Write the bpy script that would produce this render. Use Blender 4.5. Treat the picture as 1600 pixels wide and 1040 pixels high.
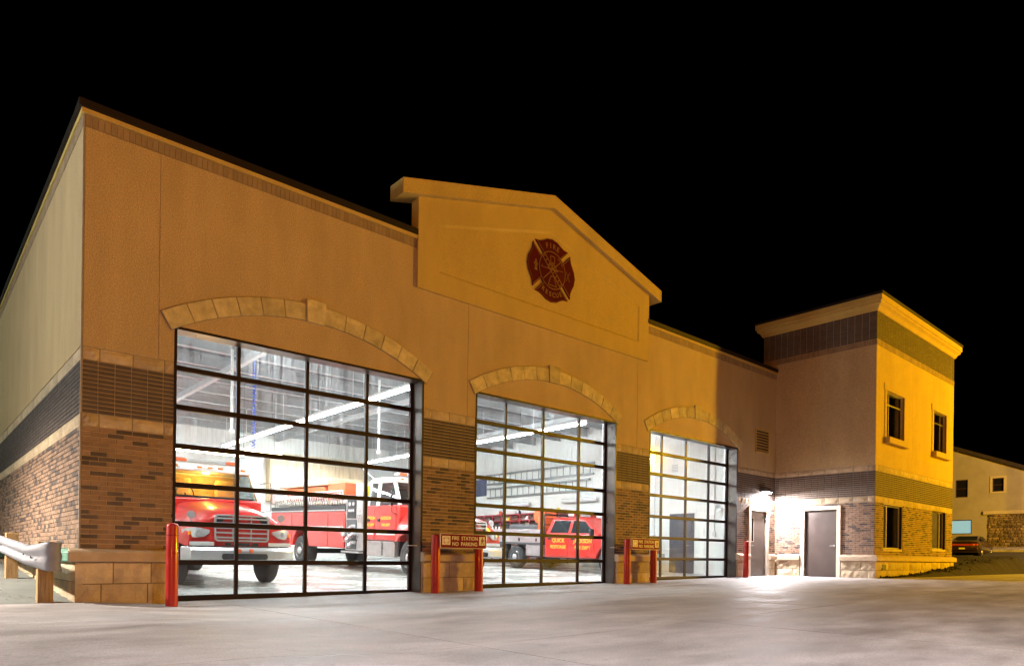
import bpy, bmesh, math, random
from mathutils import Vector, Matrix, noise
random.seed(7)
R = math.radians
scene = bpy.context.scene
for o in list(bpy.data.objects):
    bpy.data.objects.remove(o)

# ------------------------------------------------------------------ camera
cam_data = bpy.data.cameras.new('camera')
cam_data.sensor_width = 36.0
cam_data.lens = 24.12
cam_data.shift_y = 0.2179
cam_data.clip_start = 0.05
cam_data.clip_end = 2000
cam = bpy.data.objects.new('camera', cam_data)
scene.collection.objects.link(cam)
_y = R(48.268)
_fw = Vector((math.cos(_y), math.sin(_y), 0)); _rt = Vector((math.sin(_y), -math.cos(_y), 0)); _up = Vector((0, 0, 1))
_m = Matrix((_rt, _up, -_fw)).transposed().to_4x4()
cam.matrix_world = Matrix.Translation((-1.945, -11.688, 0.714)) @ _m @ Matrix.Rotation(R(0.7), 4, 'Z')
scene.camera = cam

# ------------------------------------------------------------------ world: night sky
world = bpy.data.worlds.new('World')
scene.world = world
world.use_nodes = True
wn = world.node_tree
sky = wn.nodes.new('ShaderNodeTexSky')
sky.sky_type = 'NISHITA'
sky.sun_disc = False
sky.sun_elevation = R(-6)
sky.sun_rotation = R(200)
bg = wn.nodes['Background']
wn.links.new(sky.outputs[0], bg.inputs[0])
bg.inputs[1].default_value = 0.004

# ------------------------------------------------------------------ exposure and render settings
vs = scene.view_settings
vs.view_transform = 'Standard'
vs.look = 'None'
vs.exposure = 0.0
vs.gamma = 1.0
cy = scene.cycles
cy.use_denoising = True
cy.max_bounces = 8
cy.diffuse_bounces = 4
cy.glossy_bounces = 4
cy.transparent_max_bounces = 24
cy.caustics_reflective = False
cy.caustics_refractive = False
cy.sample_clamp_indirect = 6.0

SODIUM = (1.0, 0.285, 0.004)
SODIUM_NEAR = (1.0, 0.52, 0.004)

# ------------------------------------------------------------------ materials
MATS = {}
def mat(name, col, rough=0.6, metal=0.0, var=0.12, vscale=3.0, bump=0.0, bscale=40.0, island=0.0, objrand=0.0,
        coat=0.0, spots=0.0, sscale=3.0, emit=None, estr=0.0, fine=0.0, fscale=120.0, spec=0.5, stretch=(1, 1, 1), col2=None, wear=0.0):
    if name in MATS:
        return MATS[name]
    m = bpy.data.materials.new(name)
    m.use_nodes = True
    nt = m.node_tree
    b = nt.nodes['Principled BSDF']
    N, L = nt.nodes.new, nt.links.new
    b.inputs['Roughness'].default_value = rough
    b.inputs['Metallic'].default_value = metal
    b.inputs['Specular IOR Level'].default_value = spec
    if coat:
        b.inputs['Coat Weight'].default_value = coat
        b.inputs['Coat Roughness'].default_value = 0.08
    geo = N('ShaderNodeNewGeometry')
    mp = N('ShaderNodeMapping')
    mp.inputs['Scale'].default_value = stretch
    L(geo.outputs['Position'], mp.inputs['Vector'])
    nz = N('ShaderNodeTexNoise')
    nz.inputs['Scale'].default_value = vscale
    nz.inputs['Detail'].default_value = 6
    nz.inputs['Roughness'].default_value = 0.62
    L(mp.outputs[0], nz.inputs['Vector'])
    base = N('ShaderNodeRGB')
    base.outputs[0].default_value = (*col, 1)
    cur = base.outputs[0]
    if col2 is not None:
        mx = N('ShaderNodeMix'); mx.data_type = 'RGBA'
        rp = N('ShaderNodeValToRGB')
        rp.color_ramp.elements[0].position = 0.42; rp.color_ramp.elements[1].position = 0.62
        L(nz.outputs[0], rp.inputs[0])
        L(rp.outputs[0], mx.inputs[0])
        L(cur, mx.inputs[6]); mx.inputs[7].default_value = (*col2, 1)
        cur = mx.outputs[2]
    def scale_by(cur, fac_socket, amt):
        # multiply colour by (1-amt) .. (1+amt)
        mr = N('ShaderNodeMapRange')
        mr.inputs['To Min'].default_value = 1 - amt
        mr.inputs['To Max'].default_value = 1 + amt
        L(fac_socket, mr.inputs['Value'])
        vm = N('ShaderNodeVectorMath'); vm.operation = 'SCALE'
        L(cur, vm.inputs[0]); L(mr.outputs[0], vm.inputs['Scale'])
        return vm.outputs[0], mr
    if var:
        cur, mr = scale_by(cur, nz.outputs[0], var * 2)
        mr.inputs['From Min'].default_value = 0.25; mr.inputs['From Max'].default_value = 0.75
    if fine:
        nf = N('ShaderNodeTexNoise'); nf.inputs['Scale'].default_value = fscale; nf.inputs['Detail'].default_value = 3
        L(geo.outputs['Position'], nf.inputs['Vector'])
        cur, mr = scale_by(cur, nf.outputs[0], fine)
        mr.inputs['From Min'].default_value = 0.3; mr.inputs['From Max'].default_value = 0.7
    if spots:      # scattered dark specks and stains
        nv = N('ShaderNodeTexNoise'); nv.inputs['Scale'].default_value = sscale; nv.inputs['Detail'].default_value = 9; nv.inputs['Roughness'].default_value = 0.75
        L(geo.outputs['Position'], nv.inputs['Vector'])
        mr = N('ShaderNodeMapRange'); mr.inputs['From Min'].default_value = 0.60; mr.inputs['From Max'].default_value = 0.70
        mr.inputs['To Min'].default_value = 1.0; mr.inputs['To Max'].default_value = 1 - spots
        L(nv.outputs[0], mr.inputs['Value'])
        vm = N('ShaderNodeVectorMath'); vm.operation = 'SCALE'; L(cur, vm.inputs[0]); L(mr.outputs[0], vm.inputs['Scale']); cur = vm.outputs[0]
    if island:
        cur, _ = scale_by(cur, geo.outputs['Random Per Island'], island)
    if objrand:
        oi = N('ShaderNodeObjectInfo')
        cur, _ = scale_by(cur, oi.outputs['Random'], objrand)
    L(cur, b.inputs['Base Color'])
    if wear:
        rr = N('ShaderNodeMapRange')
        rr.inputs['From Min'].default_value = 0.3; rr.inputs['From Max'].default_value = 0.7
        rr.inputs['To Min'].default_value = max(0.02, rough - wear); rr.inputs['To Max'].default_value = min(1, rough + wear)
        L(nz.outputs[0], rr.inputs['Value']); L(rr.outputs[0], b.inputs['Roughness'])
    if bump:
        nb = N('ShaderNodeTexNoise'); nb.inputs['Scale'].default_value = bscale; nb.inputs['Detail'].default_value = 5
        L(mp.outputs[0], nb.inputs['Vector'])
        bp = N('ShaderNodeBump'); bp.inputs['Strength'].default_value = bump; bp.inputs['Distance'].default_value = 0.01
        L(nb.outputs[0], bp.inputs['Height']); L(bp.outputs[0], b.inputs['Normal'])
    if emit:
        b.inputs['Emission Color'].default_value = (*emit, 1)
        b.inputs['Emission Strength'].default_value = estr
    MATS[name] = m
    return m

def glass_mat(name, tint=(0.93, 0.96, 0.96), streak=0.0, gloss=0.04, zlow=1.9, zhigh=2.6):
    if name in MATS:
        return MATS[name]
    m = bpy.data.materials.new(name); m.use_nodes = True
    nt = m.node_tree; nt.nodes.clear()
    N, L = nt.nodes.new, nt.links.new
    out = N('ShaderNodeOutputMaterial')
    tr = N('ShaderNodeBsdfTransparent'); tr.inputs[0].default_value = (*tint, 1)
    gl = N('ShaderNodeBsdfGlossy'); gl.inputs['Roughness'].default_value = gloss
    fr = N('ShaderNodeFresnel')
    gq = N('ShaderNodeNewGeometry'); ir = N('ShaderNodeMapRange')      # same reflectance on both faces of the sheet
    ir.inputs['To Min'].default_value = 1.5; ir.inputs['To Max'].default_value = 1 / 1.5
    L(gq.outputs['Backfacing'], ir.inputs['Value']); L(ir.outputs[0], fr.inputs[0])
    mx = N('ShaderNodeMixShader')
    L(fr.outputs[0], mx.inputs[0]); L(tr.outputs[0], mx.inputs[1]); L(gl.outputs[0], mx.inputs[2])
    last = mx.outputs[0]
    if streak:
        geo = N('ShaderNodeNewGeometry')
        mp = N('ShaderNodeMapping'); mp.inputs['Scale'].default_value = (48, 48, 0.8)
        L(geo.outputs['Position'], mp.inputs[0])
        n1 = N('ShaderNodeTexNoise'); n1.inputs['Scale'].default_value = 1.0; n1.inputs['Detail'].default_value = 5
        L(mp.outputs[0], n1.inputs['Vector'])
        n2 = N('ShaderNodeTexNoise'); n2.inputs['Scale'].default_value = 0.9; n2.inputs['Detail'].default_value = 3
        L(geo.outputs['Position'], n2.inputs['Vector'])
        n3 = N('ShaderNodeTexNoise'); n3.inputs['Scale'].default_value = 130; n3.inputs['Detail'].default_value = 2
        L(geo.outputs['Position'], n3.inputs['Vector'])
        def rng(s, a, b, c, d):
            r = N('ShaderNodeMapRange'); r.inputs[1].default_value = a; r.inputs[2].default_value = b
            r.inputs[3].default_value = c; r.inputs[4].default_value = d; L(s, r.inputs[0]); return r.outputs[0]
        def mul(a, b):
            k = N('ShaderNodeMath'); k.operation = 'MULTIPLY'; L(a, k.inputs[0]); L(b, k.inputs[1]); return k.outputs[0]
        sep = N('ShaderNodeSeparateXYZ'); L(geo.outputs['Position'], sep.inputs[0])
        hz = rng(sep.outputs[2], zlow, zhigh, 0.12, 1.0)
        s = mul(mul(rng(n1.outputs[0], 0.44, 0.72, 0.03, 1.0), rng(n2.outputs[0], 0.35, 0.62, 0.3, 1.0)), rng(n3.outputs[0], 0.35, 0.65, 0.35, 1.0))
        s = mul(s, hz)
        st = N('ShaderNodeMath'); st.operation = 'MULTIPLY'; L(s, st.inputs[0]); st.inputs[1].default_value = streak
        df = N('ShaderNodeBsdfTranslucent'); df.inputs[0].default_value = (0.85, 0.88, 0.9, 1)
        m2 = N('ShaderNodeMixShader'); L(st.outputs[0], m2.inputs[0]); L(last, m2.inputs[1]); L(df.outputs[0], m2.inputs[2])
        last = m2.outputs[0]
    L(last, out.inputs[0])
    MATS[name] = m
    return m

M = dict(
    stucco=mat('stucco', (0.485, 0.355, 0.190), 0.92, var=0.07, vscale=0.9, bump=0.6, bscale=70, fine=0.30, fscale=58, spots=0.35, sscale=26, stretch=(1.6, 1.6, 0.5)),
    stucco_sodium_tint=mat('stucco_sodium_tint', (0.52, 0.375, 0.115), 0.92, var=0.06, vscale=0.9, bump=0.5, bscale=70, fine=0.16, fscale=60, spots=0.15, sscale=26, stretch=(1.6, 1.6, 0.5)),  # yellower stucco copy: the sodium light's saturation is put into the colour
    mortar=mat('mortar', (0.56, 0.45, 0.31), 0.95, var=0.1, vscale=4, bump=0.3, bscale=120),
    brick_tan=mat('brick_tan', (0.265, 0.172, 0.118), 0.85, var=0.10, vscale=7, island=0.22, objrand=0.2, bump=0.35, bscale=140, fine=0.12, fscale=160),
    brick_dark=mat('brick_dark', (0.088, 0.066, 0.062), 0.8, var=0.10, vscale=7, island=0.2, objrand=0.2, bump=0.35, bscale=140, fine=0.12, fscale=160),
    brick_stack=mat('brick_stack', (0.092, 0.070, 0.064), 0.8, var=0.10, vscale=7, island=0.14, objrand=0.14, bump=0.35, bscale=140, fine=0.1, fscale=160),
    brick_soldier=mat('brick_soldier', (0.30, 0.215, 0.13), 0.88, var=0.08, vscale=5, island=0.12, bump=0.3, bscale=140),
    stone=mat('stone', (0.47, 0.37, 0.245), 0.9, var=0.12, vscale=5, objrand=0.14, island=0.1, bump=0.6, bscale=28, fine=0.08, fscale=90),
    stone_arch=mat('stone_arch', (0.52, 0.43, 0.23), 0.9, var=0.16, vscale=5, objrand=0.2, bump=0.5, bscale=30, fine=0.08, fscale=90),
    stone_joint=mat('stone_joint', (0.20, 0.16, 0.11), 0.95, var=0.1),
    cap=mat('cap', (0.46, 0.35, 0.24), 0.85, var=0.09, vscale=5, bump=0.2, bscale=60, objrand=0.05),
    sill_green_light=mat('sill_green_light', (0.13, 0.30, 0.22), 0.5, var=0.15, vscale=5),  # greenish light on the side sill is put into its colour
    coping=mat('coping', (0.016, 0.010, 0.009), 0.6, var=0.1, spec=0.2),
    bronze=mat('bronze', (0.020, 0.0095, 0.008), 0.45, metal=0.0, spec=0.3, var=0.1, vscale=4, wear=0.1),
    steel_dark=mat('steel_dark', (0.10, 0.088, 0.08), 0.36, metal=0.5, var=0.14, vscale=3, wear=0.12),
    white_wall=mat('white_wall', (0.78, 0.80, 0.77), 0.7, var=0.035, vscale=0.9, bump=0.05),
    ceiling=mat('ceiling', (0.085, 0.095, 0.11), 0.75, var=0.1, vscale=1.2),
    joist=mat('joist', (0.34, 0.36, 0.37), 0.6, var=0.08),
    floor=mat('floor', (0.50, 0.50, 0.475), 0.28, var=0.13, vscale=0.8, wear=0.12, fine=0.04, fscale=30),
    concrete=mat('concrete', (0.37, 0.355, 0.36), 0.58, spec=0.5, var=0.22, vscale=0.8, bump=0.2, bscale=110, fine=0.20, fscale=60, wear=0.14, objrand=0.05, spots=0.35, sscale=4.5, stretch=(1, 2.2, 1)),
    concrete_gap=mat('concrete_gap', (0.15, 0.14, 0.13), 0.9),
    asphalt=mat('asphalt', (0.055, 0.052, 0.050), 0.85, var=0.15, vscale=1.5, bump=0.4, bscale=90, fine=0.2, fscale=120),
    lot=mat('lot', (0.14, 0.155, 0.145), 0.85, var=0.15, vscale=1.2, bump=0.3, bscale=90, fine=0.12, fscale=100),
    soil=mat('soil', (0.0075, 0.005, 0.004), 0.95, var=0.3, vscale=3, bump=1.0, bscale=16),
    red_post=mat('red_post', (0.40, 0.010, 0.008), 0.33, var=0.1, vscale=4, coat=0.3, wear=0.08),
    sign_red=mat('sign_red', (0.20, 0.000, 0.006), 0.6, spec=0.2, var=0.06),
    sign_white=mat('sign_white', (0.78, 0.74, 0.70), 0.5, var=0.06),
    sign_ink=mat('sign_ink', (0.30, 0.06, 0.05), 0.5),
    emblem_red=mat('emblem_red', (0.075, 0.002, 0.010), 0.8, spec=0.1, var=0.08),
    emblem_gold=mat('emblem_gold', (0.19, 0.08, 0.045), 0.5, var=0.08),
    galv=mat('galv', (0.20, 0.205, 0.24), 0.55, metal=0.0, var=0.12, vscale=5, wear=0.12),
    wood=mat('wood', (0.36, 0.23, 0.10), 0.8, var=0.22, vscale=4, stretch=(14, 14, 1), bump=0.4, bscale=12),
    truck_red=mat('truck_red', (0.52, 0.022, 0.016), 0.30, var=0.04, vscale=2, coat=0.7),
    truck_white=mat('truck_white', (0.80, 0.80, 0.78), 0.30, var=0.03, coat=0.5),
    chrome=mat('chrome', (0.74, 0.75, 0.77), 0.18, metal=0.55, var=0.05),
    alu=mat('alu', (0.60, 0.61, 0.62), 0.34, metal=0.75, var=0.08, vscale=6, wear=0.08),
    rubber=mat('rubber', (0.022, 0.021, 0.022), 0.78, var=0.2, vscale=8, bump=0.4, bscale=60),
    black=mat('black', (0.016, 0.016, 0.018), 0.5, var=0.15),
    grey_dark=mat('grey_dark', (0.07, 0.07, 0.075), 0.55, var=0.12),
    auto_glass=mat('auto_glass', (0.02, 0.025, 0.028), 0.06, var=0.0, spec=0.8),
    lens=mat('lens', (0.75, 0.76, 0.78), 0.12, var=0.05, metal=0.4, coat=0.6),
    amber=mat('amber', (0.85, 0.25, 0.02), 0.25, var=0.05),
    tan_seat=mat('tan_seat', (0.55, 0.36, 0.17), 0.8, var=0.1),
    yellow=mat('yellow', (0.75, 0.55, 0.03), 0.4, var=0.08),
    orange_box=mat('orange_box', (0.72, 0.12, 0.03), 0.45, var=0.1),
    gold_letter=mat('gold_letter', (0.80, 0.52, 0.05), 0.35, var=0.03),
    plywood=mat('plywood', (0.74, 0.58, 0.38), 0.75, var=0.14, vscale=2, stretch=(3, 3, 0.4)),
    door_brown=mat('door_brown', (0.072, 0.053, 0.045), 0.42, var=0.10, vscale=1.6, wear=0.1),
    trim=mat('trim', (0.66, 0.58, 0.46), 0.7, var=0.06),
    lamp_white=mat('lamp_white', (0.9, 0.9, 0.9), 0.4, var=0, emit=(0.95, 0.98, 1.0), estr=175.0),
    fixture=mat('fixture', (0.80, 0.81, 0.80), 0.45, var=0.03),
    blue=mat('blue', (0.03, 0.13, 0.75), 0.4, var=0.05),
    navy=mat('navy', (0.02, 0.03, 0.09), 0.8, var=0.2),
    coat_black=mat('coat_black', (0.035, 0.033, 0.035), 0.9, var=0.25, vscale=9, bump=0.6, bscale=14),
    coat_tan=mat('coat_tan', (0.30, 0.22, 0.12), 0.9, var=0.2, vscale=9, bump=0.6, bscale=14),
    rack_red=mat('rack_red', (0.36, 0.03, 0.035), 0.45, var=0.08),
    grey_door=mat('grey_door', (0.080, 0.078, 0.095), 0.5, var=0.08),
    win_dark=mat('win_dark', (0.012, 0.012, 0.016), 0.07, var=0, spec=0.6),
    win_frame=mat('win_frame', (0.055, 0.035, 0.028), 0.4, metal=0.3, var=0.06),
    win_frame_white=mat('win_frame_white', (0.62, 0.58, 0.60), 0.4, var=0.06),
    house_wall=mat('house_wall', (0.36, 0.34, 0.33), 0.9, var=0.07, vscale=1.2),
    house_trim=mat('house_trim', (0.52, 0.46, 0.36), 0.8, var=0.06),
    house_roof=mat('house_roof', (0.03, 0.022, 0.02), 0.9, var=0.2),
    field_stone=mat('field_stone', (0.20, 0.15, 0.085), 0.85, var=0.25, vscale=3, island=0.55, bump=0.5, bscale=20),
    car_paint=mat('car_paint', (0.040, 0.022, 0.020), 0.28, var=0.03, coat=0.8, metal=0.3),
    tail_lamp=mat('tail_lamp', (0.45, 0.05, 0.02), 0.25, var=0.05),
    house_window=mat('house_window', (0.1, 0.2, 0.22), 0.2, var=0, emit=(0.45, 0.80, 0.85), estr=0.55),
    leaf=mat('leaf', (0.10, 0.045, 0.02), 0.8, var=0.3, island=0.3),
    pole=mat('pole', (0.20, 0.20, 0.20), 0.5, metal=0.5),
    hose=mat('hose', (0.58, 0.54, 0.46), 0.85, var=0.2, vscale=8),
    bench_wood=mat('bench_wood', (0.20, 0.09, 0.05), 0.5, var=0.15),
    plant=mat('plant', (0.06, 0.12, 0.03), 0.6, var=0.3, island=0.3),
    clear_plastic=mat('clear_plastic', (0.45, 0.55, 0.55), 0.2, var=0.1),
)
M['pane'] = glass_mat('pane', streak=0.20)
M['cab_glass'] = glass_mat('cab_glass', tint=(0.72, 0.76, 0.76), streak=0.0, gloss=0.03)

# ------------------------------------------------------------------ mesh helpers
def link(o):
    scene.collection.objects.link(o)
    return o

class MB:
    """collects shapes, then links them as ONE mesh object"""
    def __init__(s):
        s.v = []; s.f = []; s.mi = []
    def add(s, verts, faces, mi=0):
        n = len(s.v)
        s.v += [tuple(p) for p in verts]
        s.f += [tuple(i + n for i in f) for f in faces]
        s.mi += [mi] * len(faces)
        return s
    def box(s, x0, x1, y0, y1, z0, z1, mi=0, M_=None):
        vs_ = [(x, y, z) for x in (x0, x1) for y in (y0, y1) for z in (z0, z1)]
        if M_ is not None:
            vs_ = [tuple(M_ @ Vector(p)) for p in vs_]
        return s.add(vs_, [(0, 1, 3, 2), (4, 6, 7, 5), (0, 4, 5, 1), (2, 3, 7, 6), (0, 2, 6, 4), (1, 5, 7, 3)], mi)
    def prism(s, pts, vec, mi=0):
        n = len(pts); a = [Vector(p) for p in pts]; v = Vector(vec)
        vs_ = a + [p + v for p in a]
        return s.add(vs_, [tuple(range(n))[::-1], tuple(range(n, 2 * n))] + [(i, (i + 1) % n, n + (i + 1) % n, n + i) for i in range(n)], mi)
    def tube(s, path, r, seg=8, mi=0, cap=True):
        path = [Vector(p) for p in path]
        rs = r if isinstance(r, (list, tuple)) else [r] * len(path)
        rings = []
        for i, p in enumerate(path):
            t = (path[min(i + 1, len(path) - 1)] - path[max(i - 1, 0)]).normalized()
            a = t.cross(Vector((0, 0, 1)))
            if a.length < 1e-4: a = t.cross(Vector((0, 1, 0)))
            a.normalize(); b = t.cross(a)
            rings.append([p + (a * math.cos(2 * math.pi * k / seg) + b * math.sin(2 * math.pi * k / seg)) * rs[i] for k in range(seg)])
        fs = []
        for i in range(len(path) - 1):
            for k in range(seg):
                fs.append((i * seg + k, i * seg + (k + 1) % seg, (i + 1) * seg + (k + 1) % seg, (i + 1) * seg + k))
        if cap:
            fs.append(tuple(range(seg))[::-1]); fs.append(tuple((len(path) - 1) * seg + k for k in range(seg)))
        return s.add([p for r_ in rings for p in r_], fs, mi)
    def lathe(s, prof, c, axis='Z', seg=24, mi=0):
        """prof: list of (radius, offset along axis)"""
        vs_ = []
        for (r, h) in prof:
            for k in range(seg):
                a = 2 * math.pi * k / seg
                if axis == 'Z': p = (c[0] + r * math.cos(a), c[1] + r * math.sin(a), c[2] + h)
                elif axis == 'X': p = (c[0] + h, c[1] + r * math.cos(a), c[2] + r * math.sin(a))
                else: p = (c[0] + r * math.sin(a), c[1] + h, c[2] + r * math.cos(a))
                vs_.append(p)
        fs = []
        for i in range(len(prof) - 1):
            for k in range(seg):
                fs.append((i * seg + k, i * seg + (k + 1) % seg, (i + 1) * seg + (k + 1) % seg, (i + 1) * seg + k))
        fs.append(tuple(range(seg))[::-1]); fs.append(tuple((len(prof) - 1) * seg + k for k in range(seg)))
        return s.add(vs_, fs, mi)
    def loft(s, sections, mi=0, cap=True, closed=True):
        n = len(sections[0]); fs = []
        for i in range(len(sections) - 1):
            for k in range(n if closed else n - 1):
                fs.append((i * n + k, i * n + (k + 1) % n, (i + 1) * n + (k + 1) % n, (i + 1) * n + k))
        if cap:
            fs.append(tuple(range(n))[::-1]); fs.append(tuple((len(sections) - 1) * n + k for k in range(n)))
        return s.add([p for sec in sections for p in sec], fs, mi)
    def mesh(s, name, mats, smooth=False, angle=None):
        me = bpy.data.meshes.new(name)
        me.from_pydata(s.v, [], s.f)
        for m in (mats if isinstance(mats, (list, tuple)) else [mats]):
            me.materials.append(m)
        if any(s.mi):
            me.polygons.foreach_set('material_index', s.mi)
        bm = bmesh.new(); bm.from_mesh(me)
        bmesh.ops.recalc_face_normals(bm, faces=bm.faces)
        bm.to_mesh(me); bm.free()
        if smooth:
            me.polygons.foreach_set('use_smooth', [True] * len(me.polygons))
            if angle is not None:
                me.set_sharp_from_angle(angle=R(angle))
        return me
    def build(s, name, mats, parent=None, smooth=False, angle=35, bevel=0.0, bseg=2, subsurf=0):
        o = bpy.data.objects.new(name, s.mesh(name, mats, smooth or bevel > 0, angle))
        link(o)
        if parent is not None: o.parent = parent
        if bevel:
            md = o.modifiers.new('bevel', 'BEVEL'); md.width = bevel; md.segments = bseg; md.limit_method = 'ANGLE'; md.angle_limit = R(35)
        if subsurf:
            md = o.modifiers.new('subsurf', 'SUBSURF'); md.levels = subsurf; md.render_levels = subsurf
        return o

def tag(o, label=None, cat=None, group=None, kind=None):
    if label: o['label'] = label
    if cat: o['category'] = cat
    if group: o['group'] = group
    if kind: o['kind'] = kind
    return o

def thing(name, label, cat, loc=(0, 0, 0), rot=(0, 0, 0), group=None):
    o = bpy.data.objects.new(name, None); link(o)
    o.empty_display_size = 0.3
    o.location = loc; o.rotation_euler = rot
    return tag(o, label, cat, group)

def part_empty(name, parent, loc=(0, 0, 0)):
    o = bpy.data.objects.new(name, None); link(o); o.parent = parent; o.location = loc
    return o

def inst(name, me, parent, loc=(0, 0, 0), rot=None):
    o = bpy.data.objects.new(name, me); link(o); o.parent = parent; o.location = loc
    if rot: o.rotation_euler = rot
    return o

def copy_tree(o, parent=None):
    c = o.copy(); link(c); c.parent = parent
    for ch in list(o.children): copy_tree(ch, c)
    return c

def text_mesh(body, size, mname, ext=0.002, off=0.0, spacing=1.0, sx=1.0):
    cu = bpy.data.curves.new('t', 'FONT'); cu.body = body; cu.size = size; cu.extrude = ext; cu.offset = off
    cu.align_x = 'CENTER'; cu.align_y = 'CENTER'; cu.space_character = spacing; cu.resolution_u = 3
    to = bpy.data.objects.new('t', cu); link(to)
    bpy.context.view_layer.update()
    dg = bpy.context.evaluated_depsgraph_get()
    me = bpy.data.meshes.new_from_object(to.evaluated_get(dg))
    bpy.data.objects.remove(to); bpy.data.curves.remove(cu)
    me.name = 'lettering'
    me.materials.clear(); me.materials.append(M[mname])
    if sx != 1.0:
        for v in me.vertices: v.co.x *= sx
    return me

# lettering that reads from the -Y side, and from the -X side
ROT_FRONT = (R(90), 0, 0)
ROT_LEFT = Matrix(((0, 0, -1), (-1, 0, 0), (0, 1, 0))).to_euler()

# ------------------------------------------------------------------ ground heights (the lot is graded)
_ZG = [(-400, 0.0), (-2, 0.0), (0, -0.02), (1.2, -0.09), (3, -0.08), (6, -0.045), (12, 0.03), (18.2, 0.13), (20.7, 0.17), (30, 0.20), (400, 0.20)]
def zg(x):
    for (a, za), (b, zb) in zip(_ZG, _ZG[1:]):
        if x <= b: return za + (zb - za) * (x - a) / (b - a)
    return _ZG[-1][1]
def zf(x, y): return zg(x) + 0.03 * max(0.0, y - 0.35)
def zlot(x, y): return zg(x) - 0.012 + 0.055 * min(8.0, max(0.0, y + 0.1))
def smooth01(t):
    t = min(1, max(0, t)); return t * t * (3 - 2 * t)
def hterr(x, y):
    """the land beyond the apron: climbs to the side street on the right"""
    h = zg(x) - 0.06
    h += 1.75 * smooth01((x - 33) / 30.0)
    return h

# ================================================================== THE GROUND
def grid_sheet(name, xs, ys, zfun, mname, kind='structure', smooth=True):
    mb = MB()
    mb.add([(x, y, zfun(x, y)) for y in ys for x in xs],
           [(j * len(xs) + i, j * len(xs) + i + 1, (j + 1) * len(xs) + i + 1, (j + 1) * len(xs) + i)
            for j in range(len(ys) - 1) for i in range(len(xs) - 1)])
    o = mb.build(name, M[mname], smooth=smooth)
    if kind: o['kind'] = kind
    return o
def frange(a, b, n): return [a + (b - a) * i / n for i in range(n + 1)]

_gx = [-900, -300, -100, -40, -20, -10, -5, -2, 0, 1.2, 3, 6, 9, 12, 15, 18.2, 20.7, 25, 30] + frange(33, 63, 12) + [75, 100, 200, 900]
_gy = [-900, -300, -100, -50, -30, -20, -12, -8, -4, 0, 4, 8, 12, 20, 40, 100, 300, 900]
grid_sheet('ground', _gx, _gy, lambda x, y: hterr(x, y) - 0.02, 'asphalt')

# parking lot on the left of the station
grid_sheet('parking_lot', [-40, -20, -10, -5, -2, -1, 0.0], [-0.3, -0.1, 1, 4, 7.9, 14, 25, 45], lambda x, y: zlot(x, y), 'lot')

# concrete apron in cast slabs with open joints
apron = grid_sheet('concrete_apron', [-30, -15, -6, -2, 0, 1.2, 3, 6, 9, 12, 15, 18.2, 20.7, 25, 30, 36], [-45, -30, -20, -12, -6, -3.45],
                   lambda x, y: zg(x) - 0.03, 'concrete_gap')
jx = [-30, -24, -18, -12.4, -7.2, -2.6, 1.9, 5.4, 8.9, 12.4, 15.9, 20.66, 25.6, 30.8, 36]
jy = [-45, -38, -31, -25, -19.5, -14.2, -10.4, -6.9, -3.45]
def slab(x0, x1, y0, y1):
    g = 0.006; mb = MB()
    xs = sorted(set([x0 + g, x1 - g] + [a for a, _ in _ZG if x0 + g < a < x1 - g])); ys = [y0 + g, y1 - g]
    n = len(xs); zb = -0.045
    vs_ = [(x, y, zg(x)) for y in ys for x in xs] + [(x, y, zg(x) + zb) for y in ys for x in xs]
    fs = [(i, i + 1, n + i + 1, n + i) for i in range(n - 1)]
    fs += [(i, 2 * n + i, 2 * n + i + 1, i + 1) for i in range(n - 1)] + [(n + i, n + i + 1, 3 * n + i + 1, 3 * n + i) for i in range(n - 1)]
    fs += [(0, n, 3 * n, 2 * n), (n - 1, 3 * n - 1, 4 * n - 1, 2 * n - 1)]
    mb.add(vs_, fs)
    return mb.build('slab', M['concrete'], apron)
for i in range(len(jx) - 1):
    for j in range(len(jy) - 1):
        slab(jx[i], jx[i + 1], jy[j], jy[j + 1])
# strip between the apron's inner edge and the station's front
for i in range(len(jx) - 1):
    if jx[i] < 20.6:
        if jx[i + 1] <= -2.5: slab(jx[i], jx[i + 1], -3.45, -0.3)
        elif jx[i] < -2.5: slab(jx[i], jx[i + 1], -3.45, -0.3)
        else: slab(jx[i], jx[i + 1], -3.45, 0.028 if jx[i] > 1 else -0.3) if jx[i + 1] > 2 else None
slab(0.02, 1.9, -0.3, 0.027)
grid_sheet('apron_bed', [-3, 0, 1.2, 3, 6, 12, 18.2, 20.66], [-3.45, 0.45], lambda x, y: zg(x) - 0.034 if y < -1 else zg(x) - 0.034, 'concrete_gap')
# thresholds of concrete under the doors
grid_sheet('door_threshold', [0.3, 1.2, 3, 6, 9, 12, 15, 18.2, 18.7], [0.022, 0.36], lambda x, y: zg(x) + (0.0 if y < 0.1 else 0.004), 'concrete')

# raw soil heaped along the tower and out to the side street
def hsoil(x, y):
    a = smooth01((x - 20.7) / 9.0)
    edge = smooth01((y + 3.95) / 0.75)
    h = 0.13 + edge * (0.06 + 0.36 * a)
    h += 0.55 * smooth01((x - 29) / 12) * edge
    n = noise.fractal(Vector((x * 0.9, y * 0.9, 0.3)), 1.0, 2.0, 4)
    n2 = noise.fractal(Vector((x * 3.1, y * 3.1, 4.3)), 1.0, 2.0, 3)
    return h + edge * (0.09 * n + 0.045 * n2) * (0.35 + 0.65 * a)
soil = grid_sheet('soil_bed', frange(20.72, 38, 120), frange(-4.0, 4.5, 64), hsoil, 'soil')
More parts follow.
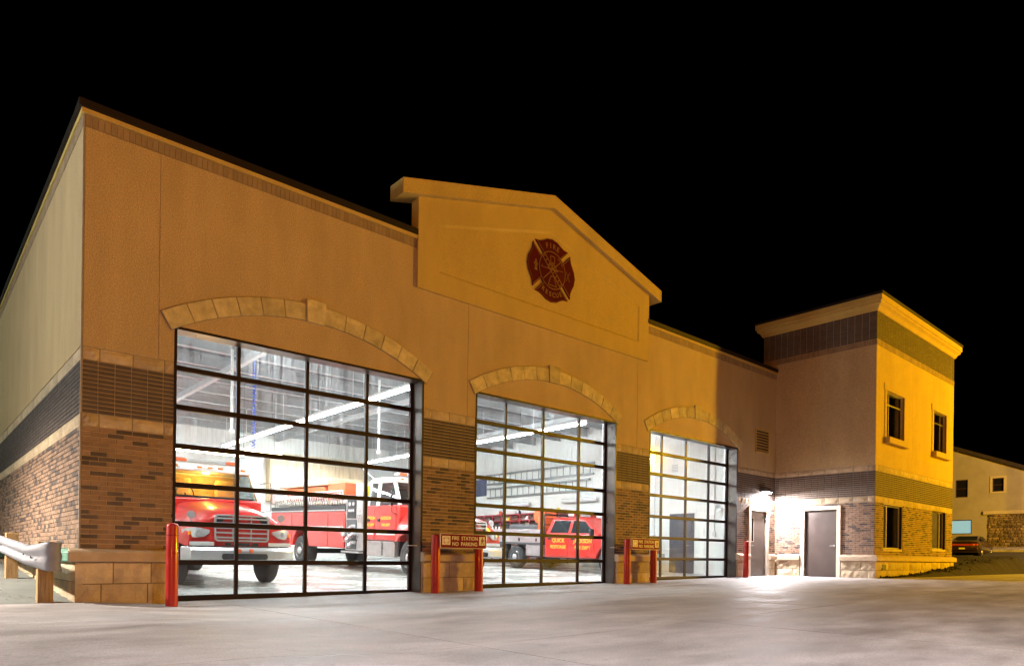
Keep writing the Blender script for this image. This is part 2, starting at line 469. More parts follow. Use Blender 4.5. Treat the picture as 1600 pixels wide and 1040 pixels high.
# clods of soil
mb = MB()
for k in range(420):
    x = random.uniform(21.0, 37); y = random.uniform(-3.5, 2.5) if x > 28.6 else random.uniform(-3.5, -3.3)
    r = random.uniform(0.02, 0.075)
    z = hsoil(x, y)
    pts = [Vector((math.cos(a) * r * random.uniform(.7, 1.2), math.sin(a) * r * random.uniform(.7, 1.2), 0)) + Vector((x, y, z)) for a in (0, 1.25, 2.5, 3.8, 5.0)]
    top = Vector((x + random.uniform(-.3, .3) * r, y + random.uniform(-.3, .3) * r, z + r * random.uniform(.6, 1.2)))
    mb.add(pts + [top], [(i, (i + 1) % 5, 5) for i in range(5)])
o = mb.build('soil_clods', M['soil'], soil); o['kind'] = 'stuff'

# side street with kerb and pavement on the right
def hs(x, y): return hterr(x, y)
street = grid_sheet('street', frange(40.2, 52.5, 8), frange(-40, 60, 10), lambda x, y: hs(x, y) + 0.012, 'asphalt')
pav = grid_sheet('pavement', frange(52.7, 56.6, 4), frange(-40, 60, 10), lambda x, y: hs(x, y) + 0.13, 'concrete')
mb = MB()
for (x0, x1) in ((40.0, 40.2), (52.5, 52.7)):
    mb.loft([[(x0, y, hs(x0, y) - 0.2), (x1, y, hs(x1, y) - 0.2), (x1, y, hs(x1, y) + 0.13), (x0, y, hs(x0, y) + 0.13)] for y in frange(-40, 60, 10)])
mb.build('kerb', M['concrete'])['kind'] = 'structure'

# ================================================================== THE FIRE STATION
station = thing('fire_station', 'tan stucco and brick fire station with three glass overhead doors and a projecting tower', 'fire station')
XD = [(1.277, 6.003), (7.38, 12.125), (13.56, 18.17)]          # door openings
XT0, XT1, YT = 20.68, 28.23, -3.26                              # tower
ZH = 4.285
ZCAP, ZB1, ZST, ZU, ZB2 = 0.78, 2.55, 2.745, 3.525, 3.72        # ledge, lower stone, stack brick, upper stone, stucco
BACK = 0.014
DEEP = 17.0

wall = MB()
segs = [(BACK, XD[0][0]), (XD[0][1], XD[1][0]), (XD[1][1], XD[2][0]), (XD[2][1], XT0 - BACK)]
for (a, b) in segs[:3]: wall.box(a, b, BACK, 0.32, -0.5, 7.12)
# wall right of the third door with its service door opening
wall.box(segs[3][0], 18.99, BACK, 0.32, -0.5, 7.12); wall.box(20.06, XT0 + 0.3, BACK, 0.32, -0.5, 7.12); wall.box(18.99, 20.06, BACK, 0.32, 2.33, 7.12)
for (a, b) in XD: wall.box(a, b, BACK, 0.32, ZH, 7.12)
front_wall = wall.build('front_wall', M['mortar'], station)
w2 = MB(); w2.box(BACK, 0.32, 0.32, DEEP, -0.5, 7.12)
side_wall = w2.build('side_wall', M['mortar'], station)

# ---- brick and stone layers -------------------------------------------------
BR = 0.2222; JT = 0.0135
brick_cache = {}
single = []            # (px weight, loc, size, tone, plane)
def place_brick(plane, pos, u0, u1, z0, z1, tone, weight):
    single.append((weight, plane, pos, u0, u1, z0, z1, tone))
def running(plane, pos, u0, u1, z0, z1, weight, holes=(), rows=25, dark=0.24, phase=0):
    ph = (z1 - z0) / rows
    for r in range(rows):
        a, b = z0 + r * ph, z0 + (r + 1) * ph
        u = u0 - (BR / 2 if (r + phase) % 2 else 0)
        while u < u1 - 0.02:
            x0, x1 = max(u, u0), min(u + BR, u1)
            u += BR
            if x1 - x0 < 0.025: continue
            spans = [(x0, x1)]
            for (h0, h1, hz0, hz1) in holes:
                if b > hz0 + 0.01 and a < hz1 - 0.01:
                    ns = []
                    for (p, q) in spans:
                        if q <= h0 or p >= h1: ns.append((p, q)); continue
                        if p < h0 - 0.02: ns.append((p, h0))
                        if q > h1 + 0.02: ns.append((h1, q))
                    spans = ns
            for (p, q) in spans:
                place_brick(plane, pos, p + JT / 2, q - JT / 2, a + JT / 2, b - JT / 2, 'brick_dark' if random.random() < dark else 'brick_tan', weight)
def stack(plane, pos, u0, u1, z0, z1, weight, rows=12, start=None):
    ph = (z1 - z0) / rows
    n0 = u0 if start is None else start
    for r in range(rows):
        a, b = z0 + r * ph, z0 + (r + 1) * ph
        u = n0
        while u < u1 - 0.02:
            x0, x1 = max(u, u0), min(u + BR, u1); u += BR
            if x1 - x0 < 0.03: continue
            place_brick(plane, pos, x0 + JT / 2, x1 - JT / 2, a + JT / 2, b - JT / 2, 'brick_stack', weight)
def brick_box(plane, pos, u0, u1, z0, z1):
    d0, d1 = 0.0, 0.03
    if plane == 'F': return (u0, u1, pos + d0, pos + d1, z0, z1)
    return (pos + d0, pos + d1, u0, u1, z0, z1)

# rock-faced stone: a box whose face is a small uneven grid
def stone_mesh(w, h, d, seed, nx=5, nz=4, amp=0.012, mname='stone'):
    rnd = random.Random(seed)
    mb = MB(); vs_ = []; fs = []
    off = rnd.uniform(0, 50)
    for j in range(nz):
        for i in range(nx):
            x, z = w * i / (nx - 1), h * j / (nz - 1)
            edge = i in (0, nx - 1) or j in (0, nz - 1)
            n = noise.noise(Vector((x * 6 + off, z * 9, seed * 0.37)))
            y = 0.010 if edge else -0.004 - amp * (0.9 * n + rnd.uniform(-0.5, 0.9))
            vs_.append((x, y, z))
    for j in range(nz - 1):
        for i in range(nx - 1):
            fs.append((j * nx + i, j * nx + i + 1, (j + 1) * nx + i + 1, (j + 1) * nx + i))
    n = len(vs_)
    vs_ += [(0, d, 0), (w, d, 0), (w, d, h), (0, d, h)]
    c = [0, nx - 1, nz * nx - 1, (nz - 1) * nx]
    fs += [(n, n + 1) + tuple(range(nx - 1, -1, -1)), (n + 2, n + 3) + tuple(range((nz - 1) * nx, nz * nx)),
           (n + 3, n) + tuple(j * nx for j in range(nz)), (n + 1, n + 2) + tuple(j * nx + nx - 1 for j in range(nz - 1, -1, -1))]
    mb.add(vs_, fs)
    return mb.mesh('stone', M[mname])
stone_cache = {}
def stone(parent, plane, pos, u0, u1, z0, z1, d=0.03, amp=0.012):
    g = 0.007
    w, h = round(u1 - u0 - 2 * g, 3), round(z1 - z0 - 2 * g, 3)
    var = random.randrange(5)
    k = (w, h, d, var, amp)
    if k not in stone_cache: stone_cache[k] = stone_mesh(w, h, d, var * 13 + int(w * 1000) + int(h * 77), amp=amp)
    if plane == 'F': return inst('stone', stone_cache[k], parent, (u0 + g, pos, z0 + g))
    # faces -X: local x runs towards -Y
    return inst('stone', stone_cache[k], parent, (pos, u1 - g, z0 + g), (0, 0, R(-90)))
def stone_band(parent, plane, pos, u0, u1, z0, z1, L=2 * BR, start=None, joint=True, holes=()):
    jb = MB()
    if plane == 'F': jb.box(u0, u1, pos + 0.0115, pos + 0.02, z0 + 0.001, z1 - 0.001)
    else: jb.box(pos + 0.0115, pos + 0.02, u0, u1, z0 + 0.001, z1 - 0.001)
    jb.build('stone_joint', M['stone_joint'], parent)
    u = u0 - (L / 2 if start is None else start)
    while u < u1 - 0.02:
        a, b = max(u, u0), min(u + L, u1); u += L
        if b - a < 0.05: continue
        if any(a < h1 and b > h0 and z0 < hz1 - .02 for (h0, h1, hz1) in holes):
            for (h0, h1, hz1) in holes:
                if a < h0 - 0.05 and b > h0: stone(parent, plane, pos, a, h0, z0, z1)
                if b > h1 + 0.05 and a < h1: stone(parent, plane, pos, h1, b, z0, z1)
            continue
        stone(parent, plane, pos, a, b, z0, z1)

# pier by pier
zc = [0.755, 0.785, 0.815, 0.90]
for i, (a, b) in enumerate([(0.02, XD[0][0]), (XD[0][1], XD[1][0]), (XD[1][1], XD[2][0]), (XD[2][1], XT0)]):
    holes = ((18.86, 20.19, -1, 2.46),) if i == 3 else ()
    running('F', 0.0, a, b, zc[i], ZB1, [100, 60, 40, 20][i], holes)
    stack('F', 0.0, a, b, ZST, ZU, [90, 58, 38, 18][i], start=(a if i else 0.02 - 0.02))
    stone_band(front_wall, 'F', 0.0, a, b, ZB1, ZST, start=(BR if i == 0 else BR))
    stone_band(front_wall, 'F', 0.0, a, b, ZU, ZB2, start=BR)
# side wall (runs away from the camera)
running('L', 0.0, 0.02, DEEP, zc[0], ZB1, 14)
stack('L', 0.0, 0.02, DEEP, ZST, ZU, 12)
stone_band(side_wall, 'L', 0.0, 0.02, DEEP, ZB1, ZST); stone_band(side_wall, 'L', 0.0, 0.02, DEEP, ZU, ZB2)

# base courses of big blocks with a sloped ledge on top
def base_course(parent, plane, pos, u0, u1, ztop, zbot, out=0.06, L=0.62, end_returns=True):
    zm = zbot + (ztop - 0.2 - zbot) * 0.47
    for row, (z0, z1) in enumerate(((zbot - 0.12, zm), (zm, ztop - 0.2))):
        u = u0; first = True
        while u < u1 - 0.01:
            l = L * random.uniform(0.75, 1.15) * (0.6 if (first and row == 0) else 1)
            if u1 - (u + l) < 0.22: l = u1 - u
            stone(parent, plane, pos - out, u, min(u + l, u1), z0, z1, d=out + 0.05, amp=0.02)
            u += l; first = False
def ledge(parent, plane, pos, u0, u1, ztop, out=0.13, h=0.2, mname='cap', lip0=0.05, lip1=0.05, name='ledge'):
    prof = [(0.03, ztop), (-0.02, ztop), (-out + 0.025, ztop - 0.035), (-out, ztop - 0.06), (-out, ztop - h + 0.012), (-out + 0.012, ztop - h), (0.03, ztop - h)]
    a, b = u0 - lip0, u1 + lip1
    if plane == 'F': secs = [[(u, pos + p, z) for p, z in prof] for u in (a, b)]
    else: secs = [[(pos + p, u, z) for p, z in prof] for u in (a, b)]
    return MB().loft(secs).build(name, M[mname], parent, bevel=0.012)
# the base: one core per pier with the ledge over it
def base_core(x0, x1, y0, y1, ztop): MB().box(x0, x1, y0, y1, -0.5, ztop - 0.19).build('base_core', M['stone_joint'], station)
piers = [(-0.05, XD[0][0] - 0.02), (XD[0][1] + 0.015, XD[1][0] - 0.015), (XD[1][1] + 0.015, XD[2][0] - 0.015), (XD[2][1] + 0.015, 18.84), (20.20, XT0 - 0.07)]
for i, (a, b) in enumerate(piers):
    zt = zc[min(i, 3)]
    base_core(a + 0.01, b - 0.01, -0.03, 0.012, zt)
    base_course(front_wall, 'F', 0.0, a, b, zt, zg((a + b) / 2))
    ledge(front_wall, 'F', 0.0, a, b, zt, lip0=(0.08 if i == 0 else 0.03), lip1=0.03 if i < 4 else 0.0)
# side wall base
base_core(-0.03, 0.012, 0.0, DEEP, zc[0])
base_course(side_wall, 'L', 0.0, -0.05, 9.0, zc[0], 0.0, L=0.9)
ledge(side_wall, 'L', 0.0, 0.012, DEEP, zc[0], mname='sill_green_light', lip0=0.0, lip1=0)

# ---- stucco panels with open joints -----------------------------------------
def panel(name, plane, pos, u0, u1, z0, z1, parent, mname='stucco', d=0.03, g=0.005):
    mb = MB()
    if plane == 'F': mb.box(u0 + g, u1 - g, pos, pos + d, z0, z1)
    else: mb.box(pos, pos + d, u0 + g, u1 - g, z0, z1)
    return mb.build(name, M[mname], parent)
ZS = 6.92   # underside of the soldier course
def arch_z(xc, x, rin=4.68, zc0=0.22):
    return zc0 + math.sqrt(max(0, rin * rin - (x - xc) ** 2))
# panel edges along the front: joints where the photo shows them
edges = [0.02, 1.035, 7.14, 12.98, 18.42, XT0]
for a, b in zip(edges, edges[1:]):
    # cut where the doors are: header strips sit over the openings
    cuts = sorted(set([a, b] + [x for d in XD for x in d if a < x < b]))
    mb = MB()
    for p, q in zip(cuts, cuts[1:]):
        over = any(d[0] - 1e-4 <= p and q <= d[1] + 1e-4 for d in XD)
        mb.box(p + (0.005 if p == a else 0), q - (0.005 if q == b else 0), 0.0, 0.03, ZH if over else ZB2 + 0.003, ZS)
    mb.build('stucco_panel', M['stucco'], front_wall)
for y0, y1 in zip([0.02, 1.55, 5.4, 9.3, 13.2], [1.55, 5.4, 9.3, 13.2, DEEP]):
    panel('stucco_panel', 'L', 0.0, y0, y1, ZB2 + 0.003, ZS, side_wall)
MB().box(-0.006, 0.016, -0.006, 0.016, zc[0], 7.16).build('corner_joint', mat('sealant', (0.33, 0.30, 0.27), 0.7), station)

# soldier course under the parapet: a brick on end every 8 cm
def soldiers(parent, plane, pos, u0, u1, z0, z1, step=0.0815, mname='brick_soldier'):
    mb = MB(); u = u0
    while u < u1 - 0.01:
        a, b = u + 0.004, min(u + step, u1) - 0.004
        mb.box(*brick_box(plane, pos - 0.012, a, b, z0 + 0.004, z1 - 0.004)); u += step
    o = mb.build('soldier_course', M[mname], parent); o['kind'] = 'stuff'
    return o
soldiers(front_wall, 'F', 0.004, 0.02, 5.8, ZS, 7.10); soldiers(front_wall, 'F', 0.004, 13.36, XT0 - 0.01, ZS, 7.10)
soldiers(side_wall, 'L', 0.004, 0.02, DEEP, ZS, 7.10)
def front_run(name, prof, x0, x1, mname, parent=None, bevel=0.004):
    return MB().loft([[(x, y, z) for y, z in prof] for x in (x0, x1)]).build(name, M[mname], parent or station, bevel=bevel)
def side_run(name, prof, y0, y1, mname, parent=None):
    return MB().loft([[(x, y, z) for x, z in prof] for y in (y0, y1)]).build(name, M[mname], parent or station)
strip = [(-0.03, 7.102), (0.32, 7.102), (0.32, 7.175), (-0.03, 7.175)]
cop = [(-0.06, 7.178), (0.37, 7.178), (0.37, 7.26), (-0.06, 7.29)]
for (a, b) in ((-0.03, 5.80), (13.38, XT0 - 0.005)):
    front_run('parapet_strip', strip, a, b, 'stucco_sodium_tint')
    front_run('coping', cop, a - 0.04, b, 'coping')
side_run('parapet_strip', [(p, z) for p, z in strip], 0.33, DEEP, 'stucco_sodium_tint')
side_run('coping', [(p, z) for p, z in cop], 0.38, DEEP + .05, 'coping')

# ---- arches of cut stone with a keystone ------------------------------------
for (a, b) in XD:
    xc = (a + b) / 2; r0, r1, zc0 = 4.68, 4.98, 0.22
    half = 31.2; key = 2.1
    if b - a < 4.65: pass
    n = 6
    arch = part_empty('arch', front_wall)
    def voussoir(a0, a1, ri, ro, y, name):
        pts = []
        for r_, order in ((ri, (a0, (a0 + a1) / 2, a1)), (ro, (a1, (a0 + a1) / 2, a0))):
            for t in order: pts.append((xc + r_ * math.sin(R(t)), y, zc0 + r_ * math.cos(R(t))))
        mb = MB().prism(pts, (0, 0.03 - y + 0.001, 0))
        return mb.build(name, M['stone_arch'], arch, bevel=0.006, bseg=1)
    for s in (-1, 1):
        for k in range(n):
            t0 = key + (half - key) * k / n + 0.07; t1 = key + (half - key) * (k + 1) / n - 0.07
            voussoir(*(sorted((s * t0, s * t1))), r0, r1, -0.022 - random.uniform(0, 0.008), 'stone')
    voussoir(-key, key, r0 - 0.02, r1 + 0.085, -0.05, 'keystone')
    # dark line under the arch ring: backing in the joints
    pts = [(xc + rr * math.sin(R(t)), -0.006, zc0 + rr * math.cos(R(t))) for rr, ts in ((r0 - 0.008, frange(-half - .12, half + .12, 24)), (r1 + 0.008, frange(half + .12, -half - .12, 24))) for t in ts]
    MB().prism(pts, (0, 0.03, 0)).build('arch_joint', M['stone_joint'], arch)

# ---- overhead doors ----------------------------------------------------------
ZDB = [-0.085, -0.01, 0.085]
for di, (a, b) in enumerate(XD):
    zb = ZDB[di]; zt = 4.36; L0, L1 = a - 0.06, b + 0.06
    door = part_empty('overhead_door', station)
    for (p, q) in ((L0, a + 0.075), (b - 0.085, L1)): MB().box(p, q, 0.336, 0.398, zb, zt).build('stile', M['bronze'], door, bevel=0.004, bseg=1)
    door['label'] = ['glazed overhead door nearest the camera, red tanker truck behind it', 'middle glazed overhead door with red pickup behind it', 'glazed overhead door beside the service doors, white wall behind it'][di]
    n = 7; H = (zt - zb) / n
    rail_me = MB().box(a + 0.07, b - 0.08, 0.322, 0.404, -0.042, 0.042).mesh('rail', M['bronze'])
    for k in range(n + 1):
        z = zb + k * H
        o = inst('rail', rail_me, door, (0, 0, z + (0.05 if k == 0 else 0)))
        md = o.modifiers.new('bevel', 'BEVEL'); md.width = 0.012; md.segments = 2
        if 0 < k < n:   # the seam where two sections meet
            pass
    if di == 0: mx = [2.40, 3.66, 4.91]
    elif di == 1: mx = [8.55, 9.77, 11.06]
    else: mx = [14.60, 15.83, 17.07]
    mul_me = MB().box(-0.03, 0.03, 0.339, 0.395, zb, zt).mesh('mullion', M['bronze'])
    for x in mx: inst('mullion', mul_me, door, (x, 0, 0))
    xs = [a + 0.06] + mx + [b - 0.07]
    for c in range(4):
        me = MB().box(0, xs[c + 1] - xs[c], 0, 0.006, 0, H).mesh('pane', M['pane'])
        for k in range(n): inst('pane', me, door, (xs[c], 0.364, zb + k * H))
    # sealing strip
    MB().box(a + 0.01, b - 0.01, 0.33, 0.40, zb - 0.035, zb + 0.008).build('seal', M['rubber'], door)
    # steel jambs and lintel of the opening
    for (x0, x1) in ((a + 0.001, a + 0.018), (b - 0.018, b - 0.001)):
        MB().box(x0, x1, 0.012, 0.334, zg(a) - 0.1, ZH - 0.022).build('door_jamb', M['steel_dark'], station)
    for (x0, x1) in ((a - 0.012, a + 0.03), (b - 0.03, b + 0.012)):
        MB().box(x0, x1, -0.004, 0.011, zc[di] if x0 < a else zc[min(di + 1, 3)], ZH + 0.01).build('jamb_edge', M['bronze'], station)
    MB().box(a + 0.0, b - 0.0, 0.012, 0.334, ZH - 0.02, ZH - 0.001).build('lintel', M['steel_dark'], station)
    MB().box(a - 0.012, b + 0.012, -0.0045, 0.0115, ZH - 0.03, ZH + 0.012).build('lintel_edge', M['bronze'], station)
    # tracks behind the glass
    for x in (a - 0.02, b + 0.02):
        MB().box(x - 0.03, x + 0.03, 0.42, 0.48, zb, 4.5).build('door_track', M['alu'], door)

# ---- gabled centre ------------------------------------------------------------
gx0, gx1, gxp = 5.80, 13.38, 9.58
outer = [(gx0, 6.12), (gx1, 6.12), (gx1, 7.98), (gxp, 8.98), (gx0, 7.98)]
inner = [(6.32, 6.55), (12.96, 6.55), (12.96, 7.55), (gxp, 8.46), (6.32, 7.55)]
inn2 = [(6.37, 6.60), (12.91, 6.60), (12.91, 7.51), (gxp, 8.40), (6.37, 7.51)]
gy = -0.05
vs_ = [(x, gy, z) for x, z in outer] + [(x, gy, z) for x, z in inner] + [(x, gy + 0.022, z) for x, z in inn2] + [(x, 0.2, z) for x, z in outer]
fs = [(i, (i + 1) % 5, 5 + (i + 1) % 5, 5 + i) for i in range(5)] + [(5 + i, 5 + (i + 1) % 5, 10 + (i + 1) % 5, 10 + i) for i in range(5)]
fs += [tuple(range(10, 15)), tuple(range(15, 20))[::-1]] + [(i, 15 + i, 15 + (i + 1) % 5, (i + 1) % 5) for i in range(5)]
gable = MB().add(vs_, fs).build('gable_wall', M['stucco_sodium_tint'], station)
ez = 0.92 / (gxp - 5.38) * 1.22
topz = lambda x: 9.28 - (abs(x - gxp) / 4.2) * 1.14
c = []
for (x, ) in ((5.36,), (gxp,), (13.80,)):
    c.append([(x, -0.16, topz(x) - 0.31), (x, 0.32, topz(x) - 0.31), (x, 0.32, topz(x)), (x, -0.16, topz(x))])
MB().loft(c).build('gable_coping', M['stucco_sodium_tint'], gable, bevel=0.008, bseg=1)

# ---- roof ----------------------------------------------------------------------
MB().box(0.33, 20.6, 0.33, DEEP - 0.3, 6.45, 6.6).build('roof', M['coping'], station)
MB().box(0.32, 20.9, DEEP - 0.3, DEEP, -0.5, 7.12).build('rear_wall', M['stucco'], station)

# ---- louvre vent -----------------------------------------------------------------
lv = MB(); lx0, lx1, lz0, lz1 = 19.32, 20.14, 4.34, 5.03
for bx in ((lx0 - .06, lx0, lz0 - .06, lz1 + .06), (lx1, lx1 + .06, lz0 - .06, lz1 + .06), (lx0, lx1, lz0 - .06, lz0), (lx0, lx1, lz1, lz1 + .06)):
    lv.box(bx[0], bx[1], -0.03, 0.02, bx[2], bx[3])
louvre = lv.build('louvre_vent', M['stucco_sodium_tint'], station)
MB().box(lx0, lx1, -0.002, 0.004, lz0, lz1).build('backing', M['black'], louvre)
sl = MB().add([(lx0, -0.028, 0), (lx1, -0.028, 0), (lx1, -0.004, 0.045), (lx0, -0.004, 0.045), (lx0, -0.022, -0.008), (lx1, -0.022, -0.008), (lx1, -0.003, 0.03), (lx0, -0.003, 0.03)],
              [(0, 1, 2, 3), (4, 7, 6, 5), (0, 4, 5, 1), (2, 6, 7, 3), (0, 3, 7, 4), (1, 5, 6, 2)]).mesh('slat', M['stucco_sodium_tint'])
for k in range(7): inst('slat', sl, louvre, (0, 0, lz0 + 0.03 + k * (lz1 - lz0 - 0.03) / 7))

# ---- tower -----------------------------------------------------------------------
ZTC = 0.90
TZS, TZF, TZC = 7.45, 7.64, 8.50
tw = MB()
def wall_with_holes(mb, x0, x1, z0, z1, holes, y0, y1):
    """front wall of boxes around rectangular openings (all in one column set)"""
    xs = sorted(set([x0, x1] + [h[0] for h in holes] + [h[1] for h in holes]))
    for p, q in zip(xs, xs[1:]):
        hs_ = sorted([(h[2], h[3]) for h in holes if h[0] <= p + 1e-5 and h[1] >= q - 1e-5])
        z = z0
        for (a_, b_) in hs_:
            mb.box(p, q, y0, y1, z, a_); z = b_
        mb.box(p, q, y0, y1, z, z1)
UW = [(21.52, 23.03, 4.66, 6.15), (25.95, 27.36, 4.70, 6.19)]
LW = [(21.42, 23.03, 1.10, 2.52), (25.98, 27.48, 1.16, 2.56)]
wall_with_holes(tw, XT0 + BACK, XT1, -0.5, TZC, UW + LW, YT + BACK, YT + 0.3)
# left face with the service door
dY0, dY1, dZ = -2.11, -1.05, 2.36
XL0, XL1 = XT0 + BACK, XT0 + 0.3
tw.box(XL0, XL1, YT + 0.3, dY0, -0.5, TZC); tw.box(XL0, XL1, dY1, 0.5, -0.5, TZC); tw.box(XL0, XL1, dY0, dY1, dZ, TZC)
tw.box(XT1 - 0.3, XT1, YT + 0.3, 0.5, -0.5, TZC); tw.box(XL1, XT1 - 0.3, 0.2, 0.5, -0.5, TZC)
tw.box(XL1, XT1 - 0.3, YT + 0.3, 0.2, TZC - 0.4, TZC - 0.2)
tower = tw.build('tower_wall', M['mortar'], station)
MB().box(XT0 + 0.32, XT1 - .32, YT + .34, 0.18, 3.3, 3.5).build('tower_floor', M['grey_dark'], station)
lh = ((dY0 - 0.13, dY1 + 0.13, -1, dZ + 0.13),)
running('L', XT0, YT + 0.004, -0.002, ZTC, ZB1, 19, lh)
stack('L', XT0, YT + 0.004, -0.002, ZST, ZU, 17); stack('L', XT0, YT + 0.004, 0.5, TZF, TZC, 16, rows=13)
lows = tuple((h[0] - 0.02, h[1] + 0.02, h[2] - 0.02, h[3] + 0.02) for h in LW)
running('F', YT, XT0 + 0.004, XT1, ZTC, ZB1, 15, lows)
stack('F', YT, XT0 + 0.004, XT1, ZST, ZU, 13); stack('F', YT, XT0 + 0.004, XT1, TZF, TZC, 12, rows=13)
for (z0, z1) in ((ZB1, ZST), (ZU, ZB2)):
    stone_band(tower, 'L', XT0, YT + 0.004, -0.002, z0, z1); stone_band(tower, 'F', YT, XT0 + 0.004, XT1, z0, z1)
panel('stucco_panel', 'L', XT0, YT + 0.004, -0.006, ZB2 + .003, TZS, tower); panel('stucco_panel', 'L', XT0, -0.006, 0.5, 7.34, TZS, tower, g=0.001)
for (a, b) in ((XT0 + 0.002, 23.84), (23.84, XT1)):
    mb = MB(); wall_with_holes(mb, a + 0.005, b - 0.005, ZB2 + .003, TZS, [h for h in UW if a < h[0] < b], YT, YT + 0.03)
    mb.build('stucco_panel', M['stucco_sodium_tint'], tower)
soldiers(tower, 'L', XT0 + 0.002, YT - 0.01, 0.5, TZS, TZF); soldiers(tower, 'F', YT + 0.002, XT0 - 0.008, XT1, TZS, TZF)
# cornice with a cove, mitred round the corner, and the dark cap
prof = [(0.0, 8.50), (0.03, 8.505), (0.06, 8.56), (0.09, 8.62), (0.14, 8.66), (0.17, 8.68), (0.17, 8.74), (0.21, 8.76), (0.21, 8.93), (-0.25, 8.93), (-0.25, 8.50)]
def ring(p, z): return [(XT0 - p, 0.5 + p, z), (XT0 - p, YT - p, z), (XT1 + p, YT - p, z), (XT1 + p, 0.5 + p, z)]
secs = [[ring(p, z)[k] for p, z in prof] for k in range(4)]
secs.append(secs[0])
MB().loft(secs, cap=False).build('cornice', M['stucco_sodium_tint'], tower)
capr = [(0.235, 8.932), (0.235, 9.01), (-0.2, 9.02), (-0.2, 8.932)]
secs = [[ring(p, z)[k] for p, z in capr] for k in range(4)]; secs.append(secs[0])
MB().loft(secs, cap=False).build('coping', M['coping'], tower)
MB().box(XT0 + .2, XT1 - .2, YT + .2, .3, 8.7, 8.8).build('tower_roof', M['coping'], tower)
# base and ledge of the tower
base_core(XT0 - 0.03, XT0 + 0.012, YT + 0.0, dY0 - 0.16, ZTC); base_core(XT0 - 0.03, XT0 + 0.012, dY1 + 0.16, -0.10, ZTC)
base_core(XT0 - 0.04, XT1 + 0.04, YT - 0.03, YT + 0.012, ZTC)
base_course(tower, 'L', XT0, YT - 0.05, dY0 - 0.15, ZTC, 0.15, L=0.5); base_course(tower, 'L', XT0, dY1 + 0.15, -0.08, ZTC, 0.15, L=0.5)
base_course(tower, 'F', YT, XT0 - 0.05, XT1 + 0.05, ZTC, 0.17, L=0.55)
ledge(tower, 'L', XT0, YT + 0.02, dY0 - 0.15, ZTC, lip0=0, lip1=0.02); ledge(tower, 'L', XT0, dY1 + 0.15, -0.14, ZTC, lip0=0.02, lip1=0.0)
ledge(tower, 'F', YT, XT0, XT1, ZTC, lip0=0.13, lip1=0.13)
# small metal hatch low on the tower's front
MB().box(21.1, 21.42, YT - 0.085, YT - 0.06, 0.42, 0.60).build('wall_hydrant_plate', M['grey_dark'], tower)

def window(win, plane_y, upper, flip, parent, frame_m):
    x0, x1, z0, z1 = win
    fr = MB(); t = 0.045; ya, yb = plane_y + 0.10, plane_y + 0.16
    fr.box(x0, x0 + t, ya, yb, z0, z1); fr.box(x1 - t, x1, ya, yb, z0, z1)
    fr.box(x0 + t, x1 - t, ya, yb, z0, z0 + t); fr.box(x0 + t, x1 - t, ya, yb, z1 - t, z1)
    f = fr.build('window', M[frame_m], parent, bevel=0.004, bseg=1)
    xm = x0 + (x1 - x0) * (0.28 if not flip else 0.70)
    MB().box(xm - 0.02, xm + 0.02, ya - 0.01, yb - 0.01, z0 + t, z1 - t).build('muntin', M[frame_m], f)
    if upper:
        zm = z1 - (z1 - z0) * 0.26
        MB().box(x0 + t, x1 - t, ya - 0.012, yb - 0.012, zm - 0.02, zm + 0.02).build('muntin', M[frame_m], f)
        spans = [(x0 + t, xm - 0.02, z0 + t, zm - .02), (xm + .02, x1 - t, z0 + t, zm - .02), (x0 + t, xm - .02, zm + .02, z1 - t), (xm + .02, x1 - t, zm + .02, z1 - t)]
    else:
        spans = [(x0 + t, xm - 0.02, z0 + t, z1 - t), (xm + 0.02, x1 - t, z0 + t, z1 - t)]
    for (p, q, r_, s_) in spans:
        MB().box(p, q, ya + 0.02, ya + 0.026, r_, s_).build('pane', M['cab_glass'], f)
    # reveal lining and dark room behind
    rv = MB()
    for bx in ((x0 - .001, x0 + .012, z0, z1), (x1 - .012, x1 + .001, z0, z1), (x0 + .012, x1 - .012, z0 - .001, z0 + .012), (x0 + .012, x1 - .012, z1 - .012, z1 + .001)):
        rv.box(bx[0], bx[1], plane_y + 0.03, ya, bx[2], bx[3])
    rv.build('reveal', M['trim'] if upper else M['bronze'], f)
    return f
for k, wn_ in enumerate(UW):
    f = window(wn_, YT, True, k == 1, tower, 'win_frame')
    x0, x1, z0, z1 = wn_
    sur = MB(); g = 0.17
    for bx in ((x0 - g, x0 - .002, z0, z1), (x1 + .002, x1 + g, z0, z1), (x0 - g - .06, x1 + g + .06, z1 + .002, z1 + 0.22)): sur.box(bx[0], bx[1], YT - 0.022, YT + 0.02, bx[2], bx[3])
    sur.build('window_surround', M['stucco_sodium_tint'], f, bevel=0.006, bseg=1)
    MB().box(x0 - 0.14, x1 + 0.14, YT - 0.16, YT + 0.10, z0 - 0.2, z0 - 0.003).build('sill', M['stucco_sodium_tint'], f, bevel=0.01)
for k, wn_ in enumerate(LW):
    f = window(wn_, YT, False, k == 1, tower, 'win_frame_white')
# blinds hanging inside the lower windows, and a plain desk lamp glow is left off: the rooms are dark
MB().box(XT0 + .35, XT1 - .35, -0.4, -0.3, 0.2, 8.2).build('tower_partition', M['grey_dark'], station)

